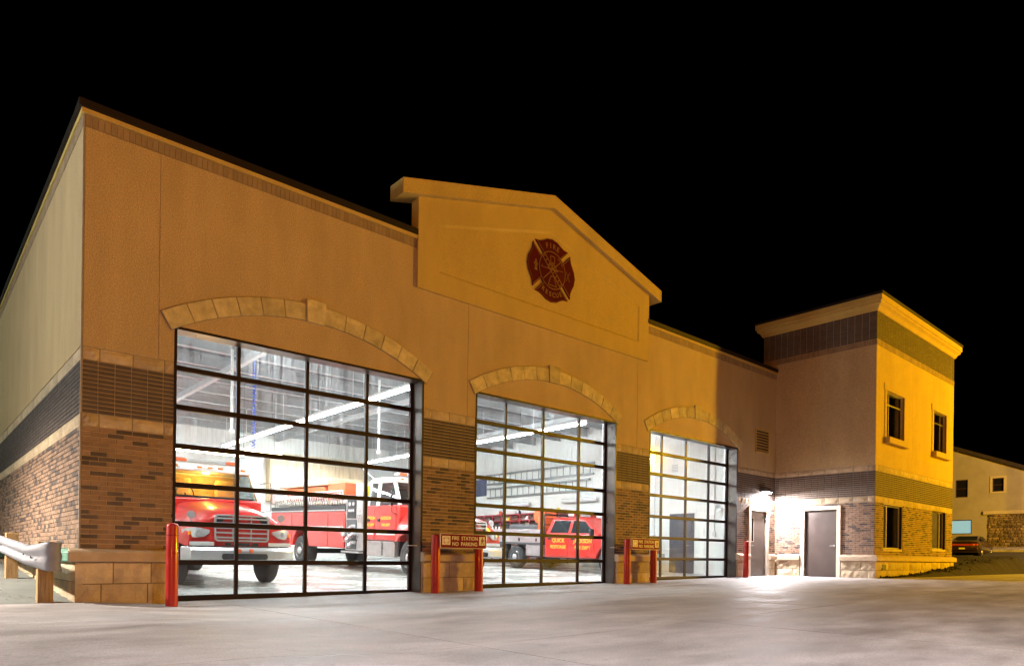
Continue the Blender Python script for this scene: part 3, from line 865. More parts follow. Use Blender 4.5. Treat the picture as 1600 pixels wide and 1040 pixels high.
# ---- service doors -------------------------------------------------------------
def service_door(plane, pos, u0, u1, z0, z1, handle_at, glazed, label):
    t = 0.13
    def bx(mb, a, b, d0, d1, za, zb_):
        if plane == 'F': mb.box(a, b, pos + d0, pos + d1, za, zb_)
        else: mb.box(pos + d0, pos + d1, a, b, za, zb_)
    fr = MB()
    bx(fr, u0 - t, u0, -0.05, 0.05, z0, z1 + t); bx(fr, u1, u1 + t, -0.05, 0.05, z0, z1 + t); bx(fr, u0, u1, -0.05, 0.05, z1, z1 + t)
    d = fr.build('service_door', M['trim'], station, bevel=0.006, bseg=1); d['label'] = label
    lf = MB()
    if glazed:
        g0, g1, gz0, gz1 = glazed
        bx(lf, u0 + .006, g0, 0.05, 0.10, z0 + 0.012, z1 - .006); bx(lf, g1, u1 - .006, 0.05, 0.10, z0 + 0.012, z1 - .006)
        bx(lf, g0, g1, 0.05, 0.10, z0 + 0.012, gz0); bx(lf, g0, g1, 0.05, 0.10, gz1, z1 - .006)
    else: bx(lf, u0 + .006, u1 - .006, 0.05, 0.10, z0 + 0.012, z1 - .006)
    lf.build('leaf', M['door_brown'], d)
    if glazed:
        p = MB(); bx(p, g0, g1, 0.07, 0.076, gz0, gz1); p.build('pane', M['win_dark'], d)
        q = MB()
        for (a_, b_, c_, e_) in ((g0 - .02, g0, gz0 - .02, gz1 + .02), (g1, g1 + .02, gz0 - .02, gz1 + .02), (g0, g1, gz0 - .02, gz0), (g0, g1, gz1, gz1 + .02)): bx(q, a_, b_, 0.040, 0.049, c_, e_)
        q.build('pane_frame', M['trim'], d)
    hmb = MB(); zc_ = z0 + 1.02; s = 1 if handle_at < (u0 + u1) / 2 else -1
    if plane == 'F':
        hmb.lathe([(0.034, 0), (0.034, -0.02), (0.014, -0.02), (0.014, -0.06)], (handle_at, pos + 0.05, zc_), 'Y', 14)
        hmb.tube([(handle_at, pos - 0.01, zc_), (handle_at + s * 0.12, pos - 0.012, zc_ - 0.005)], 0.011, 8)
    else:
        hmb.lathe([(0.034, 0), (0.034, -0.02), (0.014, -0.02), (0.014, -0.06)], (pos + 0.05, handle_at, zc_), 'X', 14)
        hmb.tube([(pos - 0.01, handle_at, zc_), (pos - 0.012, handle_at + s * 0.12, zc_ - 0.005)], 0.011, 8)
    hmb.build('handle', M['chrome'], d, smooth=True)
    for zz in (z0 + 0.25, z0 + 1.05, z1 - 0.25):
        h = MB(); he = u1 if s > 0 else u0
        bx(h, he - 0.012, he + 0.012, 0.035, 0.049, zz - 0.055, zz + 0.055); h.build('hinge', M['alu'], d)
    return d
service_door('F', 0.0, 18.99, 20.06, zg(19.5), 2.33, 19.09, (19.17, 19.30, 1.32, 2.08), 'brown service door with a narrow glass slot, beside the right overhead door')
service_door('L', XT0, dY0, dY1, zg(20.6), dZ, dY0 + 0.10, None, 'plain brown steel service door in the tower side')

# ---- lay the bricks: the 300 that show largest one by one, the rest as one mass ----
single.sort(key=lambda t: -t[0])
BMATS = ['brick_tan', 'brick_dark', 'brick_stack']
for n_, (wgt, plane, pos, u0, u1, z0, z1, tone) in enumerate(single[:300]):
    w_, h_ = round(u1 - u0, 3), round(z1 - z0, 4)
    k = (w_, h_, tone)
    if k not in brick_cache:
        brick_cache[k] = MB().box(0, w_, 0, 0.03, 0, h_).mesh('brick', M[tone])
    inst('brick', brick_cache[k], front_wall, (u0, pos + random.uniform(-0.002, 0.001), z0))
mass = {}
for (wgt, plane, pos, u0, u1, z0, z1, tone) in single[300:]:
    par = front_wall if (plane == 'F' and pos == 0.0) else (side_wall if plane == 'L' and pos == 0.0 else tower)
    mb = mass.setdefault(par.name, (par, MB()))[1]
    mb.box(*brick_box(plane, pos + random.uniform(-0.002, 0.001), u0, u1, z0, z1), BMATS.index(tone))
for par, mb in mass.values():
    o = mb.build('brickwork', [M[t] for t in BMATS], par); o['kind'] = 'stuff'

# ================================================================== INSIDE THE BAYS
XR = 18.7
grid_sheet('bay_floor', [0.33, 1.2, 3, 6, 9, 12, 15, XR], [0.362, 2, 4, 8, 12, 16.6], lambda x, y: zf(x, y), 'floor')
MB().box(XR, XR + 0.2, 0.33, 16.6, -0.3, 6.2).build('partition_wall', M['white_wall'], station)
MB().box(0.33, XR, 16.5, 16.65, -0.3, 6.2).build('bay_rear_wall', M['white_wall'], station)
MB().box(0.322, 0.345, 0.33, 16.5, -0.3, 6.2).build('bay_side_lining', M['white_wall'], station)
# inner face of the front wall, painted white
lin = MB()
for (a, b) in [(0.35, XD[0][0] - 0.03), (XD[0][1] + 0.03, XD[1][0] - 0.03), (XD[1][1] + 0.03, XD[2][0] - 0.03), (XD[2][1] + 0.03, XR - 0.01)]:
    lin.box(a, b, 0.324, 0.334, -0.3, 6.0)
lin.build('front_lining', M['white_wall'], station)['kind'] = 'stuff'
bay_ceiling = MB().box(0.33, XR, 0.33, 16.55, 5.9, 6.0).build('bay_ceiling', M['ceiling'], station)
jme = MB().box(0.36, XR - 0.02, -0.045, 0.045, 0.18, 0.30).box(0.36, XR - 0.02, -0.02, 0.02, 0.0, 0.18).box(0.36, XR - 0.02, -0.06, 0.06, -0.03, 0.0).mesh('joist', M['joist'])
for k in range(11): inst('joist', jme, bay_ceiling, (0, 1.0 + k * 1.5, 5.59))
for x in (4.4, 9.8, 15.3):
    MB().box(x - 0.06, x + 0.06, 0.4, 16.4, 5.40, 5.555).build('girder', M['joist'], bay_ceiling)

# strip lights hung on rods
def strip_light(x, y0, z, L=2.4, label='', group='strip lights in the bays', along='Y'):
    t = thing('strip_light', label, 'ceiling light', (x, y0, z), (0, 0, 0 if along == 'Y' else R(-90)), group)
    MB().loft([[(-0.085, y, 0.0), (0.085, y, 0.0), (0.05, y, 0.075), (-0.05, y, 0.075)] for y in (0, L)]).build('housing', M['fixture'], t)
    MB().loft([[(-0.08, y, -0.003), (-0.055, y, -0.045), (0.055, y, -0.045), (0.08, y, -0.003)] for y in (0.02, L - 0.02)]).build('diffuser', M['lamp_white'], t)
    for y in (0.25, L - 0.25):
        MB().tube([(0, y, 0.07), (0, y, 5.58 - z)], 0.008, 6).build('rod', M['fixture'], t)
    return t
where = ['nearest the doors', 'second from the doors', 'third from the doors', 'fourth from the doors', 'farthest from the doors']
for x, nm in ((6.80, 'white left row, seen through the near door'), (12.75, 'white row seen through the middle door')):
    for k in range(5):
        strip_light(x, 1.7 + k * 2.45, 4.6, 2.4, 'strip light of the %s, %s' % (nm, where[k]))
for x, nm in ((2.0, 'over the near door'), (9.0, 'over the middle door'), (12.9, 'over the right door')):  # unseen strips added behind the headers to brighten bays and apron
    strip_light(x, 1.15, 5.1, 2.4, 'white strip light added out of view behind the header, crosswise, %s' % nm, along='X')
strip_light(1.1, 5.0, 4.9, 2.4, 'white strip light along the left wall above the tanker truck')
strip_light(1.1, 9.5, 4.9, 2.4, 'white strip light along the left wall behind the tanker truck')

strip_light(3.0, 14.4, 4.5, 2.4, 'white strip light added crosswise to brighten the rear wall, behind the tanker truck', along='X')  # this strip and the next are added to brighten the rear wall
strip_light(9.0, 14.4, 4.5, 2.4, 'white strip light added crosswise to brighten the rear wall lockers', along='X')
# two warm strips added behind the tanker's cab to imitate the glow there
for (x, y, z, L_, lab) in ((3.05, 7.0, 3.42, 1.9, 'low warm strip added to give the glow just above the tanker truck cab'), (5.2, 8.2, 3.66, 1.3, 'low warm strip added to give the glow right of the tanker truck cab')):
    t = thing('added_glow_strip', lab, 'ceiling light', (x, y, z), group='added warm glow strips')
    MB().box(0, L_, -0.14, 0.14, 0.0, 0.06).build('housing', M['fixture'], t, bevel=0.01)
    MB().loft([[(u, -0.13, -0.003), (u, -0.10, -0.10), (u, 0.10, -0.10), (u, 0.13, -0.003)] for u in (0.02, L_ - 0.02)]).build('diffuser', mat('warm_lens', (1, .9, .7), .4, var=0, emit=(1.0, .78, .42), estr=46.0), t)
    for u in (0.2, L_ - 0.2): MB().tube([(u, 0, 0.06), (u, 0, 5.58 - z)], 0.006, 6).build('rod', M['grey_dark'], t)
# pipes, blue air hose
def drop_pipe(x, y, z0, z1, r, label):
    o = MB().tube([(x, y, z0), (x, y, z1)], r, 10).lathe([(r * 1.8, 0), (r * 1.8, 0.08)], (x, y, z0 - 0.04), 'Z', 10).build('drop_pipe', M['fixture'], None, smooth=True)
    return tag(o, label, 'pipe')
drop_pipe(3.93, 5.0, 3.62, 5.56, 0.035, 'white vertical pipe hanging over the tanker truck cab')
drop_pipe(7.94, 5.0, 3.55, 5.56, 0.030, 'white vertical pipe hanging over the pumper truck cab')
pts = [(4.46 + 0.035 * math.cos(t), 5.0 + 0.035 * math.sin(t), 5.2 - t * 0.0127) for t in frange(0, 150, 620)]
ah = MB().tube([(4.46, 5, 5.5), (4.46, 5, 5.2)], 0.012, 6).tube(pts, 0.0115, 5).build('air_hose', M['blue'], None, smooth=True)
tag(ah, 'coiled blue air hose hanging from the ceiling behind the near door', 'air hose')
# plywood lockers on the rear wall
lk = thing('plywood_lockers', 'row of tan plywood lockers high on the rear wall', 'lockers', (9.4, 16.1, 2.9))
MB().box(0, 4.4, 0, 0.395, 0, 2.0).build('carcass', M['plywood'], lk)
for k in range(6): MB().box(0.03 + k * 0.73, 0.03 + k * 0.73 + 0.69, -0.022, -0.002, 0.04, 1.96).build('locker_door', M['plywood'], lk)

# right-hand wall: steel door, louvre, conduits, horn
pd = MB().box(XR - 0.03, XR - 0.001, 1.93, 2.95, zf(XR, 2.4), 2.30).build('inner_door', M['grey_door'], station, bevel=0.004)
MB().box(XR - 0.045, XR - 0.031, 2.02, 2.86, zf(XR, 2.4) + 0.02, 2.22).build('leaf', M['grey_door'], pd)
MB().tube([(XR - 0.045, 2.11, 1.17), (XR - 0.1, 2.11, 1.17), (XR - 0.1, 2.24, 1.165)], 0.012, 8).build('handle', M['chrome'], pd, smooth=True)
gr = MB().box(XR - 0.02, XR - 0.001, 2.6, 2.9, 3.78, 4.08).build('air_grille', M['fixture'], station)
for k in range(5): MB().box(XR - 0.03, XR - 0.021, 2.62, 2.88, 3.80 + k * 0.055, 3.825 + k * 0.055).build('slat', M['joist'], gr)
for (y, z0, lab) in ((3.62, 1.45, 'left'), (1.13, 1.5, 'right')):
    t = thing('conduit', 'grey conduit with switch box, on the %s of the inner steel door' % lab, 'conduit', (XR - 0.03, y, z0))
    MB().tube([(0, 0, 0.1), (0, 0, 4.0)], 0.013, 6).build('pipe', M['alu'], t)
    MB().box(-0.03, 0.028, -0.05, 0.05, -0.02, 0.12).build('switch_box', M['alu'], t, bevel=0.005)
hn = thing('wall_horn', 'white horn loudspeaker high on the white wall by the right door', 'horn', (XR, 0.85, 2.42))
MB().lathe([(0.03, -0.02), (0.04, -0.12), (0.13, -0.28), (0.12, -0.28), (0.03, -0.13)], (0, 0, 0), 'X', 18).build('bell', M['fixture'], hn, smooth=True)
MB().box(-0.03, 0, -0.05, 0.05, -0.08, 0.08).build('bracket', M['fixture'], hn)

# ladders and hard hose on the wall
def wall_ladder(y0, y1, z0, h, x, label):
    t = thing('ladder', label, 'ladder', (x, y0, z0), (0, 0, 0), 'ladders hung on the bay wall')
    for z in (0, h): MB().box(-0.035, 0.035, 0, y1 - y0, z - 0.035, z + 0.035).build('rail', M['grey_ladder'], t)
    n = int((y1 - y0) / 0.36)
    me = MB().tube([(0, 0, 0.03), (0, 0, h - 0.03)], 0.017, 8).mesh('rung', M['grey_ladder'], True)
    for k in range(n): inst('rung', me, t, (0, 0.2 + k * (y1 - y0 - 0.4) / (n - 1), 0))
    for y in (0.9, y1 - y0 - 0.9): MB().box(0.036, XR - x, y - 0.03, y + 0.03, -0.06, -0.036).build('bracket', M['alu'], t)
    return t
M['grey_ladder'] = mat('grey_ladder', (0.20, 0.21, 0.21), 0.4, metal=0.5)
wall_ladder(6.5, 13.2, 4.05, 0.42, XR - 0.12, 'upper grey ladder hung flat on the bay wall above the pickup')
wall_ladder(6.7, 13.1, 3.42, 0.42, XR - 0.12, 'lower grey ladder hung flat on the bay wall above the pickup')
for k, (y0, y1, lab) in enumerate(((6.3, 8.2, 'right'), (10.2, 11.9, 'left'))):
    o = MB().tube([(XR - 0.15, y0, 3.02), (XR - 0.15, y0 + 0.05, 3.02), (XR - 0.15, y1 - 0.05, 3.02), (XR - 0.15, y1, 3.02)], [0.07, 0.10, 0.10, 0.07], 12).box(XR - 0.06, XR, y0 + .3, y0 + .36, 2.96, 3.06).box(XR - 0.06, XR, y1 - .36, y1 - .3, 2.96, 3.06).build('suction_hose', M['fixture'], None, smooth=True)
    tag(o, '%s pale suction hose racked on the wall below the ladders' % lab, 'hose')
bn = MB().box(XR - 0.02, XR - 0.003, 13.3, 14.6, 3.55, 4.35).build('wall_banner', M['navy']); tag(bn, 'dark blue banner on the bay wall left of the ladders', 'banner')

# red gear rack with coats and helmets
RY0, RY1 = 7.9, 14.0
rz = zf(XR, 11)
rack = thing('gear_rack', 'long red steel gear rack against the bay wall behind the pickup', 'rack', (0, 0, rz))
post_me = MB().box(-0.025, 0.025, -0.025, 0.025, 0, 2.12).mesh('post', M['rack_red'])
n = 10
for k in range(n + 1):
    y = RY0 + (RY1 - RY0) * k / n
    for x in (18.12, 18.60): inst('post', post_me, rack, (x, y, 0))
for z in (0.25, 1.82, 2.1):
    MB().box(18.10, 18.62, RY0 - .03, RY1 + .03, z - 0.02, z + 0.02).build('shelf', M['rack_red'], rack)
hel_cols = ['yellow', 'black', 'yellow', 'truck_white', 'navy', 'yellow', 'orange_box', 'black', 'truck_white', 'yellow']
for k in range(n):
    y = RY0 + (RY1 - RY0) * (k + 0.5) / n
    # turnout coat: shoulders, body, sleeves
    secs = []
    for (z, w, d) in ((1.74, 0.07, 0.06), (1.66, 0.21, 0.10), (1.5, 0.24, 0.13), (1.2, 0.22, 0.14), (0.86, 0.25, 0.15)):
        secs.append([(18.3 + d * math.cos(a) * (1 + 0.12 * math.sin(3 * a + z * 5 + k)), y + w * math.sin(a), rz + z) for a in frange(0, 2 * math.pi, 14)[:-1]])
    o = MB().loft(secs).tube([(18.28, y + 0.2, rz + 1.62), (18.22, y + 0.24, rz + 1.3), (18.2, y + 0.22, rz + 0.98)], [0.08, 0.075, 0.06], 8).tube([(18.28, y - 0.2, rz + 1.62), (18.22, y - 0.24, rz + 1.3), (18.2, y - 0.22, rz + 0.98)], [0.08, 0.075, 0.06], 8).build('turnout_coat', M['coat_tan' if k % 4 == 3 else 'coat_black'], None, smooth=True, angle=180)
    ordn = ['first', 'second', 'third', 'fourth', 'fifth', 'sixth', 'seventh', 'eighth', 'ninth', 'last'][k]
    tag(o, '%s turnout coat on the gear rack, counted from the doors' % ordn, 'coat', 'coats on the gear rack')
    hz = rz + 2.12 if k % 2 == 0 else rz + 1.84
    hel = thing('helmet', '%s fire helmet on the gear rack, counted from the doors' % ordn, 'helmet', (18.32, y, hz), (0, 0, random.uniform(-.5, .5)), 'helmets on the gear rack')
    MB().lathe([(0.175, 0.0), (0.17, 0.015), (0.125, 0.03), (0.12, 0.08), (0.095, 0.14), (0.05, 0.17), (0.01, 0.175)], (0, 0, 0), 'Z', 18).build('shell', M[hel_cols[k]], hel, smooth=True, angle=60)
    MB().box(-0.135, -0.115, -0.05, 0.05, 0.03, 0.14).build('shield', M['truck_white'], hel)

# work bench by the right door with bits on it
bz = zf(17.9, 3.4)
be = thing('work_bench', 'low brown bench with clutter behind the right overhead door', 'bench', (17.2, 3.25, bz))
MB().box(-0.5, 0.55, -0.3, 0.35, 0.66, 0.86).build('top', M['bench_wood'], be, bevel=0.01)
MB().box(0.551, 0.60, -0.28, 0.33, 0.60, 0.90).build('end_plate', M['truck_white'], be)
for (x, y) in ((-0.44, -0.24), (0.48, -0.24), (-0.44, 0.28), (0.48, 0.28)): MB().box(x - 0.03, x + 0.03, y - 0.03, y + 0.03, 0, 0.66).build('leg', M['grey_dark'], be)
cb = thing('plastic_tote', 'clear plastic tote standing on the brown bench', 'tote', (17.05, 3.2, bz + 0.86))
MB().loft([[(-0.22, -0.17, 0), (0.22, -0.17, 0), (0.22, 0.17, 0), (-0.22, 0.17, 0)], [(-0.26, -0.2, 0.3), (0.26, -0.2, 0.3), (0.26, 0.2, 0.3), (-0.26, 0.2, 0.3)]]).build('tub', M['clear_plastic'], cb, bevel=0.02)
MB().box(-0.28, 0.28, -0.22, 0.22, 0.301, 0.33).build('lid', M['truck_white'], cb, bevel=0.01)
pl = thing('potted_plant', 'small leafy plant in a pot on the brown bench', 'plant', (17.52, 3.2, bz + 0.86))
MB().lathe([(0.07, 0), (0.10, 0.14), (0.09, 0.14), (0.08, 0.12)], (0, 0, 0), 'Z', 14).build('pot', M['bench_wood'], pl, smooth=True)
lf = MB(); rn = random.Random(3)
for k in range(70):
    a = rn.uniform(0, 6.28); r_ = rn.uniform(0.02, 0.17); z = 0.13 + rn.uniform(0, 0.36) * (1 - r_ * 2.5)
    p = Vector((r_ * math.cos(a), r_ * math.sin(a), z)); d = Vector((math.cos(a), math.sin(a), rn.uniform(-.3, .8))).normalized() * 0.09; s = Vector((-math.sin(a), math.cos(a), 0)) * 0.02
    lf.add([p, p + d * 0.5 + s, p + d, p + d * 0.5 - s], [(0, 1, 2, 3)])
lf.build('foliage', M['plant'], pl)

# ================================================================== FIRE TRUCKS
def wheel(parent, x, y, r, w, side, rim_m='chrome', name='wheel'):
    """side = -1: hub faces -X, +1: hub faces +X"""
    e = MB().lathe([(r * 0.58, -w / 2), (r * 0.86, -w / 2), (r * 0.97, -w / 2 + 0.035), (r, -w / 2 + 0.07), (r, w / 2 - 0.07), (r * 0.97, w / 2 - 0.035), (r * 0.86, w / 2), (r * 0.58, w / 2)], (x, y, r), 'X', 36).build(name, M['rubber'], parent, smooth=True, angle=40)
    s = side
    MB().lathe([(r * 0.60, s * (w / 2 - 0.01)), (r * 0.56, s * (w / 2 + 0.004)), (r * 0.50, s * (w / 2 - 0.05)), (r * 0.30, s * (w / 2 - 0.07)), (r * 0.24, s * (w / 2 + 0.03)), (r * 0.12, s * (w / 2 + 0.06)), (0.005, s * (w / 2 + 0.06))], (x, y, r), 'X', 28).build('rim', M[rim_m], e, smooth=True, angle=40)
    nb = MB()
    for k in range(8):
        a = k * math.pi / 4
        nb.lathe([(0.022, 0), (0.018, s * 0.04)], (x + s * (w / 2 - 0.06), y + r * 0.4 * math.cos(a), r + r * 0.4 * math.sin(a)), 'X', 8)
    nb.build('wheel_nuts', M['rubber'], e)['kind'] = 'stuff'
    return e

def half_loft(mb, secs):
    S = []
    for (y, pts) in secs:
        L_ = [(-x, y, z) for x, z in pts[::-1]] + [(x, y, z) for x, z in pts[1:]]
        S.append(L_)
    n = len(S[0]); fs = []
    for i in range(len(S) - 1):
        for k in range(n - 1): fs.append((i * n + k, i * n + k + 1, (i + 1) * n + k + 1, (i + 1) * n + k))
    # front face: quads mirrored across the centre line
    m = n // 2
    for k in range(m):
        a, b = k, n - 1 - k
        if k == m - 1: fs.append((a, a + 1, b))
        else: fs.append((a, a + 1, b - 1, b))
    mb.add([p for s in S for p in s], fs)

def commercial_cab(t, yr, crew, lit):
    # hood and fenders in one shell
    mb = MB()
    half_loft(mb, [
        (-1.17, [(0, 1.58), (.48, 1.56), (.66, 1.46), (.90, 1.26), (1.08, 1.14), (1.10, .90)]),
        (-1.10, [(0, 1.67), (.52, 1.65), (.74, 1.52), (.98, 1.34), (1.17, 1.22), (1.19, .89)]),
        (-0.80, [(0, 1.75), (.54, 1.73), (.78, 1.58), (1.02, 1.42), (1.22, 1.31), (1.24, .97)]),
        (-0.56, [(0, 1.79), (.55, 1.77), (.79, 1.62), (1.04, 1.47), (1.23, 1.37), (1.25, 1.10)]),
        (0.0, [(0, 1.86), (.57, 1.84), (.82, 1.70), (1.05, 1.53), (1.23, 1.43), (1.25, 1.20)]),
        (0.5, [(0, 1.93), (.62, 1.91), (.88, 1.78), (1.06, 1.55), (1.22, 1.42), (1.25, 1.10)]),
        (0.66, [(0, 1.96), (.68, 1.94), (.94, 1.82), (1.07, 1.55), (1.20, 1.30), (1.23, .80)])])
    hood = mb.build('hood', M['truck_red'], t, smooth=True, angle=180, subsurf=2)
    # grille
    gz0, gz1, gw, GYY = 1.0, 1.59, 0.60, -1.205
    fr = MB()
    def rrect(w, z0, z1, r_, y, n=5):
        out = []
        for cx, cz, a0 in ((w - r_, z1 - r_, 0), (-w + r_, z1 - r_, 90), (-w + r_, z0 + r_, 180), (w - r_, z0 + r_, 270)):
            for a in frange(a0, a0 + 90, n): out.append((cx + r_ * math.cos(R(a)), y, cz + r_ * math.sin(R(a))))
        return out
    fr.loft([rrect(gw, gz0, gz1, .08, GYY + 0.08), rrect(gw, gz0, gz1, .08, GYY), rrect(gw - .035, gz0 + .035, gz1 - .035, .06, GYY), rrect(gw - .035, gz0 + .035, gz1 - .035, .06, GYY + 0.05)], cap=False)
    g = fr.build('grille', M['chrome'], t, smooth=True)
    MB().prism(rrect(gw - .02, gz0 + .02, gz1 - .02, .06, GYY + 0.045), (0, 0.05, 0)).build('backing', M['black'], g)
    bar = MB().box(-gw + .04, gw - .04, GYY + 0.005, GYY + 0.03, -0.018, 0.018).mesh('bar', M['chrome'])
    for k in range(5): inst('bar', bar, g, (0, 0, gz0 + .085 + k * (gz1 - gz0 - .17) / 4))
    for x in (-.2, .2): MB().box(x - .012, x + .012, GYY + .012, GYY + .035, gz0 + .04, gz1 - .04).build('bar', M['chrome'], g)
    # headlights with a turn lamp, wrapped round the corner
    for s in (-1, 1):
        sec = []
        for (x, y, z0, z1) in ((0.70, -1.185, 1.17, 1.24), (0.82, -1.20, 1.09, 1.27), (0.98, -1.17, 1.07, 1.29), (1.10, -1.09, 1.08, 1.27), (1.19, -0.93, 1.12, 1.24)):
            sec.append([(s * x, y, z0), (s * x, y - 0.018, (z0 + z1) / 2), (s * x, y, z1), (s * (x - .03), y + 0.08, (z0 + z1) / 2)])
        h = MB().loft(sec).build('headlight', M['lens'], t, smooth=True, angle=50)
        MB().lathe([(0.066, 0), (0.06, -0.02), (0.02, -0.03)], (s * 0.93, -1.192, 1.18), 'Y', 18).build('bulb', M['chrome'], h, smooth=True)
        MB().box(s * 1.09 - .03, s * 1.09 + .03, -1.135, -1.11, 1.13, 1.2).build('turn_lamp', M['amber'], h)
        # white reflective panel below
        MB().box(min(s * .60, s * 1.10), max(s * .60, s * 1.10), -1.20, -1.16, 0.90, 0.985).build('reflective_panel', M['truck_white'], t, bevel=.004)
        # round auxiliary lamp on the fender top
        mr_ = MB().tube([(s * .98, -.86, 1.38), (s * 1.0, -.9, 1.52)], 0.012, 6).lathe([(0.085, 0), (0.08, 0.05), (0.03, 0.08)], (s * 1.0, -0.92, 1.56), 'Y', 18).build('fender_mirror', M['chrome'], t, smooth=True)
    # lower intake and lamps in the fascia
    for (x0, x1) in ((-.36, -.24), (-.16, .16), (.24, .36)):
        MB().box(x0, x1, -1.205, -1.16, 0.91, 0.97).build('air_intake', M['black'], t)
    # bumper
    prof = [(-1.34, .57), (-1.40, .62), (-1.40, .80), (-1.34, .875), (-1.24, .875), (-1.24, .57)]
    secs = []
    for x, sh in ((-1.22, .28), (-1.12, .07), (-.6, 0), (.6, 0), (1.12, .07), (1.22, .28)):
        secs.append([(x, y + sh, z) for y, z in prof])
    bu = MB().loft(secs).build('bumper', M['chrome'], t, bevel=.015)
    MB().prism(rrect(.5, .61, .74, .05, -1.415), (0, .02, 0)).build('bumper_slot', M['black'], bu)
    for s in (-.33, .33): MB().lathe([(0.05, 0), (0.05, -.02), (.02, -.03)], (s * .4, -1.40, .80), 'Y', 12).build('tow_eye', M['orange_box'], bu)
    MB().box(-1.05, 1.05, -1.23, -1.0, 0.80, 0.895).build('gap_trim', M['black'], t)
    # cab lower body
    c = MB(); c.box(-1.14, 1.14, 0.60, yr, 0.95, 2.0)
    cab = c.build('cab', M['truck_red'], t, bevel=.05, bseg=3)
    MB().box(-1.05, 1.05, 0.7, yr - .1, 0.55, 0.949).build('sub_frame', M['black'], t)
    # upper cab: roof, posts, back wall
    zs, zt = 2.0, 2.66
    wy0, wy1 = 0.66, 1.05          # windscreen foot and head
    for s in (-1, 1):
        MB().loft([[(s * 1.10, wy0, zs), (s * 1.03, wy0 - .03, zs), (s * 1.03, wy0 + .09, zs), (s * 1.10, wy0 + .11, zs)], [(s * 1.03, wy1, zt), (s * .96, wy1 - .03, zt), (s * .96, wy1 + .08, zt), (s * 1.03, wy1 + .10, zt)]]).build('windscreen_post', M['truck_white'], t, bevel=.012)
    MB().loft([[(-1.10, yr - .10, zs), (1.10, yr - .10, zs), (1.10, yr, zs), (-1.10, yr, zs)], [(-1.03, yr - .12, zt), (1.03, yr - .12, zt), (1.03, yr - .02, zt), (-1.03, yr - .02, zt)]]).build('cab_back', M['truck_white'], t, bevel=.02)
    secs = []
    for (z, w, ya, yb) in ((zt, 1.05, wy1 - .05, yr), (zt + .1, 1.03, wy1 - .02, yr), (zt + .18, .96, wy1 + .12, yr - .05), (zt + .21, .7, wy1 + .4, yr - .2)):
        secs.append([(-w, ya, z), (w, ya, z), (w, yb, z), (-w, yb, z)])
    roof = MB().loft(secs).build('cab_roof', M['truck_white'], t, bevel=.035, bseg=3)
    bp = [1.86] if crew else []
    for y in bp:
        for s in (-1, 1):
            MB().loft([[(s * 1.10, y - .09, zs), (s * 1.06, y - .09, zs), (s * 1.06, y + .09, zs), (s * 1.10, y + .09, zs)], [(s * 1.03, y - .09, zt), (s * .99, y - .09, zt), (s * .99, y + .09, zt), (s * 1.03, y + .09, zt)]]).build('door_post', M['truck_white'], t)
    # glass
    MB().add([(-1.03, wy0 + .01, zs + .01), (1.03, wy0 + .01, zs + .01), (.96, wy1 + .0, zt), (-.96, wy1 + .0, zt), (-1.03, wy0 + .03, zs + .01), (1.03, wy0 + .03, zs + .01), (.96, wy1 + .02, zt), (-.96, wy1 + .02, zt)],
             [(0, 1, 2, 3), (7, 6, 5, 4), (0, 4, 5, 1), (2, 6, 7, 3)]).build('windscreen', M['cab_glass'], t)
    spans = ([(wy0 + .1, 1.77, True), (1.95, yr - .1, False)] if crew else [(wy0 + .1, yr - .1, True)])
    for s in (-1, 1):
        for (a, b, front) in spans:
            at_ = (wy1 + .1) if front else a
            bb = b if b < yr - .15 else b - .02
            MB().add([(s * 1.085, a, zs), (s * 1.085, b, zs), (s * 1.015, bb, zt), (s * 1.015, at_, zt), (s * 1.07, a, zs), (s * 1.07, b, zs), (s * 1.0, bb, zt), (s * 1.0, at_, zt)],
                     [(0, 1, 2, 3), (7, 6, 5, 4), (0, 4, 5, 1), (2, 6, 7, 3), (1, 5, 6, 2), (0, 3, 7, 4)]).build('side_window', M['cab_glass'], t)
            # white frame line under the glass, door skin, handle
            d = MB().box(min(s * 1.138, s * 1.155), max(s * 1.138, s * 1.155), a + .01, b + .04, 1.0, 1.985).build('door', M['truck_red'], t, bevel=.012)
            MB().box(min(s * 1.156, s * 1.185), max(s * 1.156, s * 1.185), b - .16, b - .02, 1.52, 1.60).build('handle', M['black'], d, bevel=.008)
            MB().box(min(s * 1.156, s * 1.160), max(s * 1.156, s * 1.160), a + .02, b + .03, 1.13, 1.28).build('stripe', M['truck_white'], d)
            if s < 0:
                o = inst('lettering', text_mesh('JACKSON', 0.13, 'gold_letter', off=0.003), d, (s * 1.158 - .003, (a + b) / 2 + .02, 1.62)); o.rotation_euler = ROT_LEFT
                o = inst('lettering', text_mesh('FIRE DEPT', 0.105, 'gold_letter', off=0.003), d, (s * 1.158 - .003, (a + b) / 2 + .02, 1.42)); o.rotation_euler = ROT_LEFT
        # mirror
        mr_ = MB().tube([(s * 1.12, .74, 2.45), (s * 1.36, .62, 2.48), (s * 1.38, .62, 1.78), (s * 1.14, .74, 1.72)], 0.014, 6).build('mirror_arm', M['black'], t, smooth=True)
        MB().box(s * 1.40 - .03, s * 1.40 + .10 if s > 0 else s * 1.40 + .03, .57, .65, 1.95, 2.38).build('mirror', M['black'] if crew else M['chrome'], mr_, bevel=.025)
    # seats and dash
    MB().box(-1.0, 1.0, .74, 1.02, 1.92, 2.06).build('dashboard', M['grey_dark'], t, bevel=.03)
    for x in (-.55, .55):
        MB().box(x - .26, x + .26, 1.5, 1.66, 1.7, 2.52).build('seat', M['tan_seat' if lit else 'grey_dark'], t, bevel=.06, bseg=3)
    MB().box(-1.0, 1.0, yr - .14, yr - .125, 2.0, 2.62).build('cab_lining', M['tan_seat' if lit else 'fixture'], t)
    sw = MB()
